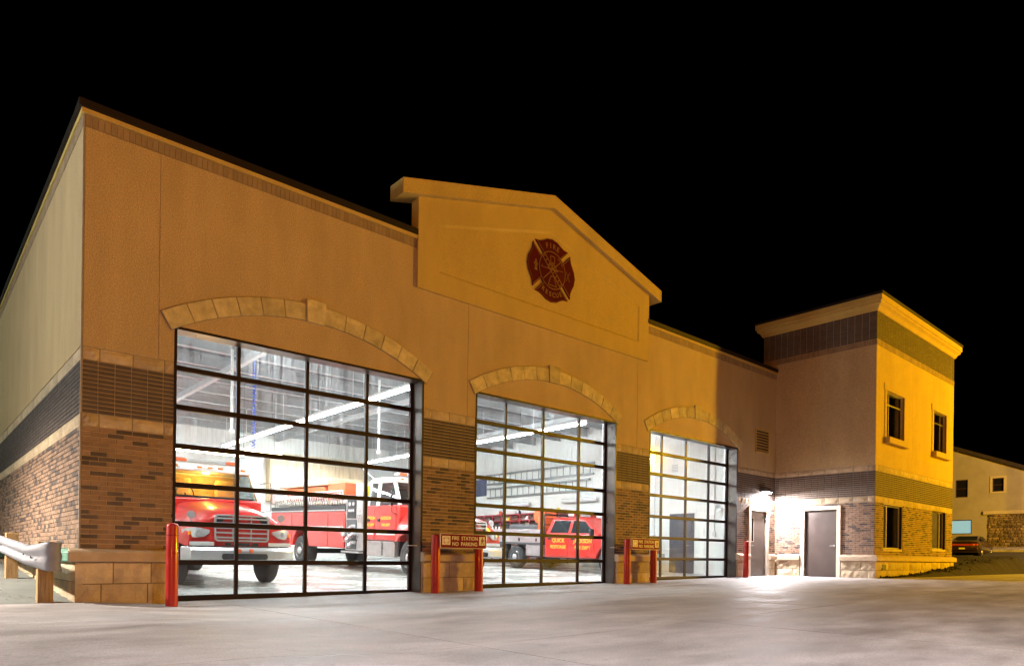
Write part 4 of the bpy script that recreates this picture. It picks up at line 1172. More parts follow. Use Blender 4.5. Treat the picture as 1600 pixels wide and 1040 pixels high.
    ring_ = [(-.55 + .2 * math.cos(a), 1.12 + .07 * math.sin(a), 2.12 + .19 * math.sin(a)) for a in frange(0, 2 * math.pi, 20)]
    sw.tube(ring_, .014, 6); sw.tube([(-.55, 1.12, 2.12), (-.55, .98, 2.02)], .02, 6)
    sw.build('steering_wheel', M['black'], t, smooth=True)
    # clearance lamps and light bar on the roof
    for x in (-.8, -.25, 0, .25, .8):
        MB().box(x - .05, x + .05, wy1 - .045, wy1 + .02, zt + .085, zt + .125).build('clearance_lamp', M['amber'], roof)
    lb = MB().box(-.75, .75, wy1 + .25, wy1 + .52, zt + .225, zt + .33).build('light_bar', M['lens'], t, bevel=.03)
    for x in (-.6, .6): MB().box(x - .14, x + .14, wy1 + .24, wy1 + .53, zt + .235, zt + .32).build('beacon', M['orange_box'], lb, bevel=.02)
    if lit:  # added cab lamp; its glow stands for the windscreen's orange reflection
        dm = MB().lathe([(0.09, 0), (0.07, -.03), (0.02, -.035)], (0, 1.35, zt - .004), 'Z', 16).build('windscreen_glow_lamp', mat('windscreen_glow', (1, .8, .5), .4, var=0, emit=(1.0, .62, .16), estr=18.0), roof)
        ld = bpy.data.lights.new('windscreen_glow_light', 'POINT'); ld.energy = 90; ld.color = (1.0, .55, .10); ld.shadow_soft_size = .08
        lo = bpy.data.objects.new('windscreen_glow_light', ld); link(lo); lo.parent = roof; lo.location = (0, 1.25, zt - .10)
    # front wheels and dark wells
    for s in (-1, 1):
        wheel(t, s * 1.03, 0, .51, .30, s)
    MB().box(-.85, .85, -.7, 4.0, .62, .90).build('chassis', M['black'], t)
    MB().tube([(-.95, 0, .51), (.95, 0, .51)], .07, 10).build('axle', M['black'], t)

PITCH = math.atan(0.03)
# ---- tanker truck in the first bay
t1 = thing('tanker_truck', 'red tanker fire truck with white cab roof facing out of the near door', 'fire truck', (3.45, 4.1, zf(3.45, 4.1)), (PITCH, 0, 0))
t1.scale = (0.95, 0.95, 0.95)
commercial_cab(t1, 2.0, False, True)
MB().box(-1.2, 1.2, 2.2, 8.0, 1.0, 2.75).build('tank_body', M['truck_red'], t1, bevel=.08, bseg=3)
MB().box(-1.21, 1.21, 2.3, 7.9, 1.3, 1.42).build('stripe', M['truck_white'], t1)
MB().box(-.9, .9, 2.2, 7.9, .6, .99).build('rear_chassis', M['black'], t1)
for s in (-1, 1):
    for y in (5.6, 6.9): wheel(t1, s * .98, y, .51, .5, s)
for s in (-1, 1):
    MB().tube([(s * .6, 2.25, 2.8), (s * .6, 2.25, 3.0), (s * .6, 7.9, 3.0), (s * .6, 7.9, 2.76)], .02, 8).build('hand_rail', M['chrome'], t1, smooth=True)

# ---- pumper truck in the middle bay
t2 = thing('pumper_truck', 'red and white crew-cab pumper fire truck in the middle bay', 'fire truck', (9.74, 4.40, zf(9.74, 4.40)), (PITCH, 0, 0))
commercial_cab(t2, 2.45, True, False)
# battery and step boxes under the cab
for (y0, y1) in ((.78, 1.42), (1.5, 2.42)):
    for s in (-1, 1):
        b = MB().box(min(s * .80, s * 1.16), max(s * .80, s * 1.16), y0, y1, .50, .93).build('step_box', M['alu'], t2, bevel=.012)
        MB().box(min(s * .86, s * 1.2), max(s * .86, s * 1.2), y0 - .01, y1 + .01, .90, .945).build('tread', M['alu'], b)
        for k in range(6): MB().box(min(s * 1.161, s * 1.172), max(s * 1.161, s * 1.172), y0 + .05, y1 - .05, .545 + k * .055, .565 + k * .055).build('rib', M['alu'], b)
# pump house
pm = MB().box(-1.19, 1.19, 2.52, 3.62, .62, 2.3).build('pump_house', M['alu'], t2, bevel=.01)
for s in (-1, 1):
    X = s * 1.19
    def bx(a, b, y0, y1, z0, z1, nm, m_, **k): return MB().box(min(X + s * a, X + s * b), max(X + s * a, X + s * b), y0, y1, z0, z1).build(nm, M[m_], pm, **k)
    bx(.001, .02, 2.98, 3.52, 1.62, 2.24, 'gauge_panel', 'black')
    bx(.001, .012, 2.92, 3.56, .66, 1.58, 'valve_panel', 'grey_dark')
    bx(.001, .015, 2.56, 2.88, 1.1, 2.24, 'control_panel', 'alu')
    for (y, z, r_) in ((3.12, 2.06, .06), (3.36, 2.06, .06), (3.12, 1.86, .045), (3.25, 1.86, .045), (3.38, 1.86, .045)):
        MB().lathe([(r_, s * .02), (r_, s * .035), (.01, s * .036)], (X, y, z), 'X', 16).build('gauge', M['lens'], pm, smooth=True)
    MB().lathe([(.16, 0), (.16, s * .1), (.13, s * .13), (.13, s * .22), (.02, s * .23)], (X, 3.40, 1.18), 'X', 22).build('intake', M['chrome'], pm, smooth=True, angle=40)
    for (y, z) in ((3.04, 1.36), (3.18, 1.02), (3.02, .86), (2.98, 1.14)):
        MB().tube([(X, y, z), (X + s * .13, y, z), (X + s * .22, y, z - .09)], [.065, .06, .055], 12).lathe([(.072, 0), (.072, -.06)], (X + s * .23, y, z - .08), 'Z', 12).build('discharge', M['chrome'], pm, smooth=True, angle=40)
    for k in range(4): bx(.016, .06, 2.62 + k * .065, 2.65 + k * .065, 1.5 + .1 * (k % 2), 1.62 + .1 * (k % 2), 'lever', 'chrome')
    MB().box(X - .12 if s > 0 else X - .14, X + .14 if s > 0 else X + .12, 2.5, 3.64, .55, .60).build('running_board', M['alu'], pm)
# deck gun, floodlight and boxes over the pump
dg = MB().lathe([(.12, 0), (.08, .12), (.06, .3)], (-.3, 3.0, 2.3), 'Z', 14).tube([(-.3, 3.0, 2.6), (-.42, 2.86, 2.75), (-.5, 3.3, 3.0), (-.56, 3.75, 3.25)], [.055, .06, .05, .035], 10).build('deck_gun', M['alu'], t2, smooth=True)
MB().tube([(-.56, 3.75, 3.25), (-.585, 3.95, 3.36)], [.05, .03], 10).build('nozzle', M['black'], dg, smooth=True)
MB().box(-1.1, -.75, 2.6, 2.75, 2.32, 2.62).build('flood_light', M['yellow'], t2, bevel=.03)
MB().box(-.9, -.2, 3.3, 3.55, 2.31, 2.75).build('board', M['truck_white'], t2, bevel=.01)
MB().box(.1, .9, 2.7, 3.4, 2.31, 2.6).build('deck_box', M['alu'], t2, bevel=.02)
# body with wheel arch
YA, RA = 6.85, .66
for s in (-1, 1):
    pts = [(s * 1.21, 3.66, .68), (s * 1.21, YA - RA, .68)]
    pts += [(s * 1.21, YA - RA * math.cos(R(a)), .62 + RA * math.sin(R(a))) for a in frange(8, 172, 14)]
    pts += [(s * 1.21, YA + RA, .68), (s * 1.21, 9.45, .68), (s * 1.21, 9.45, 1.85), (s * 1.21, 3.66, 1.85)]
    body = MB().prism(pts, (-s * .45, 0, 0)).build('body_side', M['truck_red'], t2, bevel=.012, bseg=1)
    for (y0, y1) in ((3.72, 4.75), (4.8, 6.12), (7.58, 9.38)):
        dr = MB().box(min(s * 1.211, s * 1.225), max(s * 1.211, s * 1.225), y0, y1, .74, 1.79).build('locker_door', M['truck_red'], t2, bevel=.006)
        MB().box(min(s * 1.226, s * 1.230), max(s * 1.226, s * 1.230), y0, y1, 1.22, 1.36).build('stripe', M['truck_white'], dr)
        MB().box(min(s * 1.231, s * 1.25), max(s * 1.231, s * 1.25), y0 + .06, y0 + .16, 1.2, 1.38).build('handle', M['chrome'], dr)
    MB().box(min(s * 1.212, s * 1.24), max(s * 1.212, s * 1.24), 3.66, 9.45, 1.86, 1.90).build('body_trim', M['alu'], t2)
MB().box(-.75, .75, 3.66, 9.4, .7, 1.84).build('body_core', M['black'], t2)
MB().box(-1.19, 1.19, 3.66, 9.45, 1.851, 2.04).build('hose_tray', M['black'], t2)
bar = MB().tube([(0, 0, 0), (0, 0, .44)], .021, 8).mesh('picket', M['chrome'], True)
n = 30
for s in (-1, 1):
    rl = MB().tube([(s * 1.17, 3.9, 2.50), (s * 1.17, 9.2, 2.50)], .022, 8).build('hose_rail', M['chrome'], t2, smooth=True)
    for k in range(n + 1): inst('picket', bar, rl, (s * 1.17, 3.92 + k * 5.26 / n, 2.05))
for k in range(7):
    secs = [[(-1.0 + .14 * k + .06 * math.cos(a), y, 2.14 + .07 * k % .2 + .07 * math.sin(a)) for a in frange(0, 2 * math.pi, 10)[:-1]] for y in (3.9, 5.6, 7.4, 9.2)]
    MB().loft(secs).build('hose', M['hose'], t2, smooth=True)
MB().box(-1.0, -.1, 4.1, 5.3, 2.25, 2.78).build('crate', M['orange_box'], t2, bevel=.03)
MB().box(-1.0, -.1, 5.5, 8.6, 2.3, 2.72).build('crate', M['orange_box'], t2, bevel=.03)
MB().box(-1.08, .9, 5.2, 9.1, 2.74, 3.0).build('hose_cover', M['plywood'], t2, bevel=.05)
for s in (-1, 1): wheel(t2, s * 1.0, YA, .51, .46, s)
MB().tube([(-.95, YA, .51), (.95, YA, .51)], .09, 10).build('axle', M['black'], t2)

# ---- pickup in the right bay
pk = thing('pickup_truck', 'red crew-cab pickup with silver flat bed and gold door lettering', 'pickup', (15.90, 7.05, zf(15.90, 7.05)), (PITCH, 0, 0))
side = [(-1.50, .46), (-1.50, 1.22), (-4.05, 1.22), (-4.95, 1.12), (-5.08, 1.0), (-5.10, .55), (-5.0, .5)]
side += [(-4.40 - .52 * math.cos(R(a)), .42 + .52 * math.sin(R(a))) for a in frange(8, 172, 10)]
lo_ = [(-.97, y, z) for y, z in side]
MB().prism(lo_, (1.94, 0, 0)).build('lower_body', M['truck_red'], pk, bevel=.04, bseg=3)
B0 = [(-.95, -1.51), (.95, -1.51), (.95, -3.98), (-.95, -3.98)]; T0 = [(-.76, -1.66), (.76, -1.66), (.76, -3.22), (-.76, -3.22)]
gh = MB().loft([[(x, y, 1.2) for x, y in B0], [(x * .985, y, 1.3) for x, y in B0], [(x, y, 1.80) for x, y in T0], [(x * .85, y * .985 - .03, 1.86) for x, y in T0]]).build('cab', M['truck_red'], pk, bevel=.05, bseg=3)
def slant(y, z, s, off=.012):
    f = (z - 1.3) / .5; return (s * (.936 + (.76 - .936) * f + off), y, z)
for s in (-1, 1):
    for q in ([(-1.72, 1.32), (-2.58, 1.32), (-2.58, 1.74), (-1.82, 1.74)], [(-2.72, 1.32), (-3.76, 1.32), (-3.22, 1.72), (-2.72, 1.74)]):
        MB().add([slant(y, z, s) for y, z in q] + [slant(y, z, s, -.02) for y, z in q], [(0, 1, 2, 3), (7, 6, 5, 4), (0, 4, 5, 1), (1, 5, 6, 2), (2, 6, 7, 3), (3, 7, 4, 0)]).build('side_window', M['auto_glass'], pk)
    for (y0, y1, l1, l2) in ((-2.64, -1.60, 'QUICK', 'RESPONSE'), (-3.80, -2.70, 'JACKSON', 'FIRE DEPT')):
        d = MB().box(min(s * .962, s * .985), max(s * .962, s * .985), y0, y1, .52, 1.24).build('door', M['truck_red'], pk, bevel=.012)
        MB().box(min(s * .986, s * 1.005), max(s * .986, s * 1.005), y1 - .24, y1 - .08, 1.08, 1.14).build('handle', M['black'], d, bevel=.006)
        if s < 0:
            o = inst('lettering', text_mesh(l1, .19, 'gold_letter', off=.002), d, (-.99, (y0 + y1) / 2 - .06, 1.05)); o.rotation_euler = ROT_LEFT
            o = inst('lettering', text_mesh(l2, .16, 'gold_letter', off=.002), d, (-.99, (y0 + y1) / 2 - .06, .83)); o.rotation_euler = ROT_LEFT
    MB().box(s * 1.12 - .10, s * 1.12 + .10, -3.86, -3.76, 1.24, 1.46).build('mirror', M['black'], pk, bevel=.03)
    wheel(pk, s * .86, 0, .41, .30, s, 'chrome'); wheel(pk, s * .84, -4.40, .41, .28, s, 'chrome')
    MB().lathe([(.10, 0), (.09, -.03), (.02, -.04)], (s * .72, -5.10, .95), 'Y', 16).build('headlight', M['lens'], pk, smooth=True)
MB().add([(-.86, -3.93, 1.32), (.86, -3.93, 1.32), (.70, -3.25, 1.78), (-.70, -3.25, 1.78)], [(0, 1, 2, 3)]).build('windscreen', M['auto_glass'], pk)
MB().box(-.95, .95, -5.22, -5.08, .50, .72).build('bumper', M['chrome'], pk, bevel=.03)
MB().box(-.5, .5, -5.14, -5.09, .76, 1.06).build('grille', M['chrome'], pk, bevel=.02)
MB().box(-.55, .55, -4.6, 1.7, .42, .62).build('frame', M['black'], pk)
MB().box(-1.0, 1.0, -1.36, 1.75, .88, .95).build('deck', M['grey_dark'], pk)
for s in (-1, 1):
    b = MB().box(min(s * .96, s * 1.0), max(s * .96, s * 1.0), -1.36, 1.75, .951, 1.42).build('bed_side', M['alu'], pk, bevel=.006)
    for y in (-1.1, -.2, .7, 1.5): MB().box(min(s * 1.001, s * 1.02), max(s * 1.001, s * 1.02), y - .03, y + .03, 1.0, 1.10).build('latch', M['black'], b)
    MB().box(min(s * .80, s * .99), max(s * .80, s * .99), -1.34, -.56, .48, .875).build('tool_box', M['alu'], pk, bevel=.01)
    MB().box(min(s * .70, s * .98), max(s * .70, s * .98), .55, 1.7, .55, .878).build('side_skirt', M['grey_dark'], pk)
    MB().add([(s * .98, .52, .6), (s * .70, .52, .6), (s * .70, .52, .2), (s * .98, .52, .2), (s * .98, .535, .6), (s * .70, .535, .6), (s * .70, .535, .2), (s * .98, .535, .2)], [(0, 1, 2, 3), (7, 6, 5, 4), (0, 4, 5, 1), (2, 6, 7, 3), (1, 5, 6, 2), (0, 3, 7, 4)]).build('mud_flap', M['rubber'], pk)
MB().box(-1.0, 1.0, 1.76, 1.80, .951, 1.42).build('tail_board', M['alu'], pk)
hr = MB().tube([(-.93, -1.42, .95), (-.93, -1.42, 1.95), (.93, -1.42, 1.95), (.93, -1.42, .95)], .035, 8)
for z in (1.3, 1.6): hr.tube([(-.93, -1.42, z), (.93, -1.42, z)], .02, 6)
hr.build('headache_rack', M['black'], pk, smooth=True)
MB().box(-.7, .7, -.95, .75, .951, 1.62).build('water_tank', M['grey_dark'], pk, bevel=.08, bseg=3)
MB().lathe([(.30, -.3), (.30, -.27), (.16, -.27), (.16, .27), (.30, .27), (.30, .3)], (0, -.5, 1.95), 'X', 20).build('hose_reel', M['orange_box'], pk, smooth=True, angle=40)
MB().box(-.85, -.1, -1.25, -.98, .951, 1.9).build('pump', M['orange_box'], pk, bevel=.05)
MB().box(.15, .8, -1.25, -.98, .951, 1.75).build('pump', M['alu'], pk, bevel=.04)
lb = MB().box(-.6, .6, -2.5, -2.22, 1.885, 1.985).build('light_bar', M['lens'], pk, bevel=.03)
for x in (-.42, .42): MB().box(x - .16, x + .16, -2.51, -2.21, 1.89, 1.992).build('beacon', M['tail_lamp'], lb, bevel=.02)
MB().tube([(-.8, -1.3, 1.5), (-.86, -1.2, 1.8), (-.8, -1.1, 1.9)], .02, 6).build('strap', M['yellow'], pk, smooth=True)
# small jugs standing on the pickup bed
for k in range(4):
    o = thing('jug', 'white plastic jug on the pickup bed, number %s from the tail board' % ['one', 'two', 'three', 'four'][k], 'jug', (15.90 - .86, 7.05 + 1.45 - k * .2, zf(15.90, 7.05) + .99 + (1.45 - k * .2) * .03), (0, 0, 0), 'jugs on the pickup bed')
    MB().lathe([(.07, 0), (.075, .3), (.06, .40), (.025, .47), (.025, .53)], (0, 0, 0), 'Z', 12).build('bottle', M['truck_white' if k < 3 else 'yellow'], o, smooth=True, angle=50)
    MB().lathe([(.03, .53), (.03, .56)], (0, 0, 0), 'Z', 10).build('cap', M['black'], o)

# ================================================================== BOLLARDS AND SIGNS
def bollard_mesh(h, r=.085):
    return MB().lathe([(r, -.25), (r, h - .05), (r * .92, h - .025), (r * .72, h - .008), (r * .3, h)], (0, 0, 0), 'Z', 28)
def bollard(x, y, h, label):
    t = thing('bollard', label, 'bollard', (x, y, zg(x)), group='red steel bollards')
    bollard_mesh(h).build('post', M['red_post'], t, smooth=True, angle=50)
    MB().lathe([(.0865, h - .19), (.0865, h - .18)], (0, 0, 0), 'Z', 28).build('band', M['sign_red'], t, smooth=True)
    return t
bollard(1.05, -.80, 1.23, 'tall red steel bollard before the brick pier left of the near door')
bollard(18.24, -.30, 1.17, 'red steel bollard beside the service door right of the third overhead door')
def no_parking(x0, x1, y, h, label):
    xm = (x0 + x1) / 2
    t = thing('no_parking_sign', label, 'sign', (xm, y, zg(xm)), group='no parking signs on red posts')
    for x in (x0 - xm, x1 - xm):
        p = bollard_mesh(h, .09).build('post', M['red_post'], t, smooth=True, angle=50); p.location = (x, 0, 0)
        MB().lathe([(.0915, h - .245), (.0915, h - .235)], (x, 0, 0), 'Z', 28).build('band', M['sign_white'], p)
    w, z1 = (x1 - x0) / 2, h + .02
    a, b, z0 = -w - .04 + .07, w + .10, z1 - .30
    ys = -.115
    sp = MB().box(a, b, ys, ys + .006, z0, z1).build('sign_panel', M['sign_white'], t)
    MB().box(a + .01, b - .01, ys - .003, ys - .0005, z0 + .01, z1 - .01).build('red_face', M['sign_red'], sp)
    W = b - a; c = (a + b) / 2
    def txt(s_, size, x, z, sp_=1.0, sx=1.0):
        o = inst('lettering', text_mesh(s_, size, 'sign_white', ext=.001, off=.0012, spacing=sp_, sx=sx), sp, (x, ys - .0042, z)); o.rotation_euler = ROT_FRONT
    k = W / 1.0
    txt('FIRE  STATION', .108, c + .02 * k, z0 + .205, sx=k * .80)
    txt('NO  PARKING', .108, c + .02 * k, z0 + .088, sx=k * .80)
    # left pictogram: pale square with a faint round emblem; right: pale square with a dark figure
    MB().box(a + .035 * k, a + .205 * k, ys - .0055, ys - .0032, z0 + .07, z0 + .25).build('pictogram', M['sign_white'], sp)
    rg = MB()
    for (r0, r1) in ((.074, .068), (.046, .041)):
        ptsr = [(a + .12 * k + r_ * k * math.cos(t_), ys - .0062, z0 + .16 + r_ * math.sin(t_)) for t_ in frange(0, 2 * math.pi, 28)[:-1] for r_ in (r0, r1)]
        rg.add(ptsr, [(2 * i, 2 * ((i + 1) % 28), 2 * ((i + 1) % 28) + 1, 2 * i + 1) for i in range(28)])
    for q in range(4):
        an = q * math.pi / 2 + math.pi / 4
        rg.add([(a + .12 * k + r_ * k * math.cos(an + e_), ys - .0062, z0 + .16 + r_ * math.sin(an + e_)) for r_, e_ in ((.041, -.12), (.068, -.12), (.068, .12), (.041, .12))], [(0, 1, 2, 3)])
    rg.build('emblem_mark', M['sign_ink'], sp)
    MB().box(b - .165 * k, b - .035 * k, ys - .0055, ys - .0032, z0 + .07, z0 + .25).build('pictogram', M['sign_white'], sp)
    fg = MB(); cx = b - .098 * k
    def poly(ps): fg.add([(cx + px_ * k, ys - .0062, z0 + .16 + pz) for px_, pz in ps], [tuple(range(len(ps)))])
    poly([(.016 * math.cos(t_) + .008, .06 + .016 * math.sin(t_)) for t_ in frange(0, 2 * math.pi, 12)[:-1]])
    poly([(-.018, .042), (.03, .042), (.034, .0), (.018, -.02), (-.02, -.02), (-.026, .01)])
    poly([(-.02, -.022), (.0, -.022), (-.018, -.078), (-.036, -.078)]); poly([(.004, -.022), (.024, -.022), (.04, -.078), (.02, -.078)])
    poly([(.03, .035), (.05, .01), (.044, .0), (.028, .018)])
    fg.build('figure_mark', M['sign_ink'], sp)
    for (x, z) in ((a + .03, z1 - .03), (a + .03, z0 + .03), (b - .03, z1 - .03), (b - .03, z0 + .03)):
        MB().lathe([(.007, -.005), (.005, -.008)], (x, ys, z), 'Y', 8).build('bolt', M['alu'], sp)
    return t
no_parking(6.10, 7.22, -.36, 1.18, 'red no parking sign on two red posts before the pier between near and middle doors')
no_parking(12.18, 13.30, -.36, 1.17, 'red no parking sign on two red posts before the pier left of the right door')

# ================================================================== EMBLEM ON THE GABLE
em = thing('fire_emblem', 'dark red cross-shaped fire and rescue emblem on the gable', 'emblem', (9.60, gy + .022, 7.53))
def lobed(r, gap=0.0, sc=1.0):
    """one quarter (the top arm) of the cross, as (x, z)"""
    pts = [(-.25, .32), (-.52, .59)]
    pts += [(-.46, .592), (-.38, .605), (-.29, .645), (-.17, .715), (0, .75), (.17, .715), (.29, .645), (.38, .605), (.46, .592)]
    pts += [(.52, .59), (.25, .32)]
    return [(x * sc, z * sc) for x, z in pts]
for q in range(4):
    a = q * math.pi / 2
    rot = lambda x, z: (x * math.cos(a) - z * math.sin(a), x * math.sin(a) + z * math.cos(a))
    pts = lobed(1)
    pts = [rot(x, z) for x, z in pts]
    pts = [(x * 1.06, z) for x, z in pts]
    arm = MB().prism([(x, -.03, z) for x, z in pts], (0, .03, 0)).build('arm', M['emblem_red'], em)
    cx = sum(x for x, z in pts) / len(pts); cz = sum(z for x, z in pts) / len(pts)
    o_ = [(cx + (x - cx) * .96, cz + (z - cz) * .95) for x, z in pts]; i_ = [(cx + (x - cx) * .925, cz + (z - cz) * .90) for x, z in pts]
    n = len(pts)
    MB().add([(x, -.0315, z) for x, z in o_ + i_], [(i, (i + 1) % n, n + (i + 1) % n, n + i) for i in range(n)]).build('outline', M['emblem_gold'], arm)
disc = MB().lathe([(.445, 0), (.445, -.042), (.44, -.044)], (0, 0, 0), 'Y', 48).build('disc', M['emblem_red'], em, smooth=True, angle=40)
rg = MB()
ptsr = [(r_ * math.cos(t_), -.0455, r_ * math.sin(t_)) for t_ in frange(0, 2 * math.pi, 48)[:-1] for r_ in (.445, .425)]
rg.add(ptsr, [(2 * i, 2 * ((i + 1) % 48), 2 * ((i + 1) % 48) + 1, 2 * i + 1) for i in range(48)])
rg.build('ring', M['emblem_gold'], em)
def bar2(mb, p, q, w=.016, y=-.046):
    d = Vector((q[0] - p[0], q[1] - p[1])).normalized(); nrm = Vector((-d.y, d.x)) * w / 2
    mb.add([(p[0] + nrm.x, y, p[1] + nrm.y), (q[0] + nrm.x, y, q[1] + nrm.y), (q[0] - nrm.x, y, q[1] - nrm.y), (p[0] - nrm.x, y, p[1] - nrm.y)], [(0, 1, 2, 3)])
# crossed tools: a ladder, a hook, an axe, a helmet and a horn
tl = MB()
for off in (-.055, .055):
    bar2(tl, (-.30 + off * .7, .30 + off * .7), (.30 + off * .7, -.30 + off * .7), .022)
for k in range(8):
    s_ = -.28 + k * .08
    bar2(tl, (s_ - .038, -s_ - .038), (s_ + .038, -s_ + .038), .018)
bar2(tl, (-.30, -.26), (.28, .28), .02); bar2(tl, (.28, .28), (.33, .18), .02); bar2(tl, (.28, .28), (.18, .33), .02)
bar2(tl, (-.37, .0), (.36, .06), .014); bar2(tl, (-.37, .0), (-.33, .06), .014)
for pp, qq in (((-.07, .33), (.07, .33)), ((-.07, .33), (-.06, .18)), ((.07, .33), (.06, .18)), ((-.06, .18), (.06, .18))): bar2(tl, pp, qq, .018)
for pp, qq in (((-.05, -.14), (-.14, -.36)), ((.05, -.14), (.14, -.36)), ((-.14, -.36), (.14, -.36)), ((-.05, -.14), (.05, -.14))): bar2(tl, pp, qq, .018, -.0465)
hm = [(.13 * math.cos(t_), .03 + .12 * math.sin(t_)) for t_ in frange(0, math.pi, 12)]
for p_, q_ in zip(hm, hm[1:]): bar2(tl, p_, q_, .02, -.0468)
bar2(tl, (-.18, .02), (.18, .02), .026, -.0468); bar2(tl, (0, .03), (0, .15), .02, -.0468); bar2(tl, (-.06, .03), (-.05, .13), .014, -.0468); bar2(tl, (.06, .03), (.05, .13), .014, -.0468)
tl.build('tool_marks', M['emblem_gold'], em)
def arc_text(s_, rad, flip, size):
    n = len(s_); step = R(12.2)
    for k, ch in enumerate(s_):
        a = (k - (n - 1) / 2) * step
        o = inst('letter', text_mesh(ch, size, 'emblem_gold', ext=.001, off=.004), em, (rad * math.sin(a), -.034, (rad * math.cos(a)) if not flip else (-rad * math.cos(a))))
        o.rotation_euler = (Matrix.Rotation(a if not flip else -a, 3, 'Y') @ Matrix.Rotation(R(90), 3, 'X')).to_euler()
arc_text('FIRE', .575, False, .165); arc_text('RESCUE', .575, True, .150)
# small marks on the side arms: a hydrant and crossed hooks
hy = MB()
for (x0, x1, z0, z1) in ((-.57, -.50, -.10, .08), (-.60, -.47, .0, .04), (-.585, -.485, -.13, -.10), (-.555, -.515, .08, .13)): hy.add([(x0, -.033, z0), (x1, -.033, z0), (x1, -.033, z1), (x0, -.033, z1)], [(0, 1, 2, 3)])
bar2(hy, (.48, -.12), (.60, .12), .016, -.033); bar2(hy, (.60, -.12), (.48, .12), .016, -.033); bar2(hy, (.60, .12), (.58, .05), .016, -.033); bar2(hy, (.48, .12), (.51, .05), .016, -.033)
hy.build('side_marks', M['emblem_gold'], em)

# ================================================================== GUARD RAIL ON THE LEFT
grl = thing('guard_rail', 'galvanised guard rail on timber posts beside the side wall', 'guard rail', (0, 0, 0))
wprof = [(0, .0), (.035, .02), (.075, .07), (.075, .10), (.015, .14), (.015, .17), (.075, .21), (.075, .24), (.035, .29), (0, .31)]
def wsec(x, y, sc, zoff, squash=1.0):
    f = [(x - p * squash, y, zoff + z * sc) for p, z in wprof]
    b = [(x - p * squash + .006, y, zoff + z * sc) for p, z in wprof[::-1]]
    return f + b
GX = -.54
secs = [wsec(GX, y, 1.0, .46 + .05 * y) for y in (15.0, 10.0, 6.0, 2.0, .5)]
for k in range(1, 9):
    a = k / 8.0
    secs.append(wsec(GX + .10 * a * a, .5 - .72 * a, 1.0 + .30 * a * a, .485 - .055 * a * a, 1.0 - .75 * a * a))
for (ddx, ddy) in ((.03, -.05), (.06, -.03), (.06, .01), (.05, .05)): secs.append([(x + ddx, y + ddy, z) for x, y, z in secs[-1]])
MB().loft(secs).build('rail_beam', M['galv'], grl, smooth=True, angle=80)
for y in (.06, 4.0, 8.0, 12.0):
    MB().box(GX + .045, GX + .235, y - .09, y + .09, -.4, .84 + .05 * y).build('post', M['wood'], grl, bevel=.008)
for y in (.0, .14, .9, 3.95, 4.1): MB().lathe([(.018, 0), (.014, -.012)], (GX - .016, y, .615 + .05 * y), 'X', 10).build('bolt', M['grey_dark'], grl)
# dead leaves blown against the posts
lv_ = MB()
for k in range(70):
    x = random.uniform(-2.8, -.2); y = random.uniform(.0, 3.2); s_ = random.uniform(.02, .05); a = random.uniform(0, 6.28)
    u = Vector((math.cos(a), math.sin(a), random.uniform(-.2, .3))) * s_; v = Vector((-math.sin(a), math.cos(a), random.uniform(-.1, .4))) * s_ * .5
    c = Vector((x, y, zlot(x, y) + .02)); lv_.add([c - u, c + v, c + u, c - v], [(0, 1, 2, 3)])
o = lv_.build('dead_leaves', M['leaf']); tag(o, 'dry brown leaves scattered on the lot by the guard rail', 'leaves', kind='stuff')

# ================================================================== HOUSE AND CAR ON THE RIGHT
HX = 57.0
hz = hterr(HX, 2) + .05
house = thing('neighbour_house', 'pale stuccoed house with dark gable roof across the side street', 'house', (HX, 2.5, hz))
def hzp(z): return z
hw = MB()
apex, eave = 9.6, 4.0
HL, HR_ = 9.0, -6.5
ridge = 6.0
def holes_wall(mb, y0, y1, z0, z1, holes):
    ys = sorted(set([y0, y1] + [h[0] for h in holes] + [h[1] for h in holes]))
    for p, q in zip(ys, ys[1:]):
        z = z0
        for (a_, b_) in sorted([(h[2], h[3]) for h in holes if h[0] <= p + 1e-5 and h[1] >= q - 1e-5]):
            mb.box(0, .3, p, q, z, a_); z = b_
        mb.box(0, .3, p, q, z, z1)
HW = [(-.93, -.23, 4.05, 5.02), (1.30, 2.1, 3.75, 5.05), (1.02, 2.6, 1.02, 2.08)]
holes_wall(hw, HR_, HL, -1, 5.3, HW)
slope = .42
rzf = lambda y: 8.9 - slope * (ridge - y) if y < ridge else 8.9 - slope * (y - ridge)
hw.add([(0, HR_, 5.3), (0, HL, 5.3), (0, HL, rzf(HL)), (0, ridge, 8.9), (0, -2.57, 5.301), (.3, HR_, 5.3), (.3, HL, 5.3), (.3, HL, rzf(HL)), (.3, ridge, 8.9), (.3, -2.57, 5.301)], [(1, 2, 3, 4), (6, 9, 8, 7), (1, 6, 7, 2)])
hw.build('wall', M['house_wall'], house)
rf = MB()
for (ya, yb) in ((-9.0, ridge), (ridge, HL + .5)):
    rf.prism([(-.22, ya, rzf(ya) + .02), (-.22, yb, rzf(yb) + .02), (-.22, yb, rzf(yb) + .30), (-.22, ya, rzf(ya) + .30)], (9, 0, 0))
rf.build('roof', M['house_roof'], house)
MB().box(2.0, 8, -16, -4.5, -1, 5.6).build('rear_wing', M['house_wall'], house)
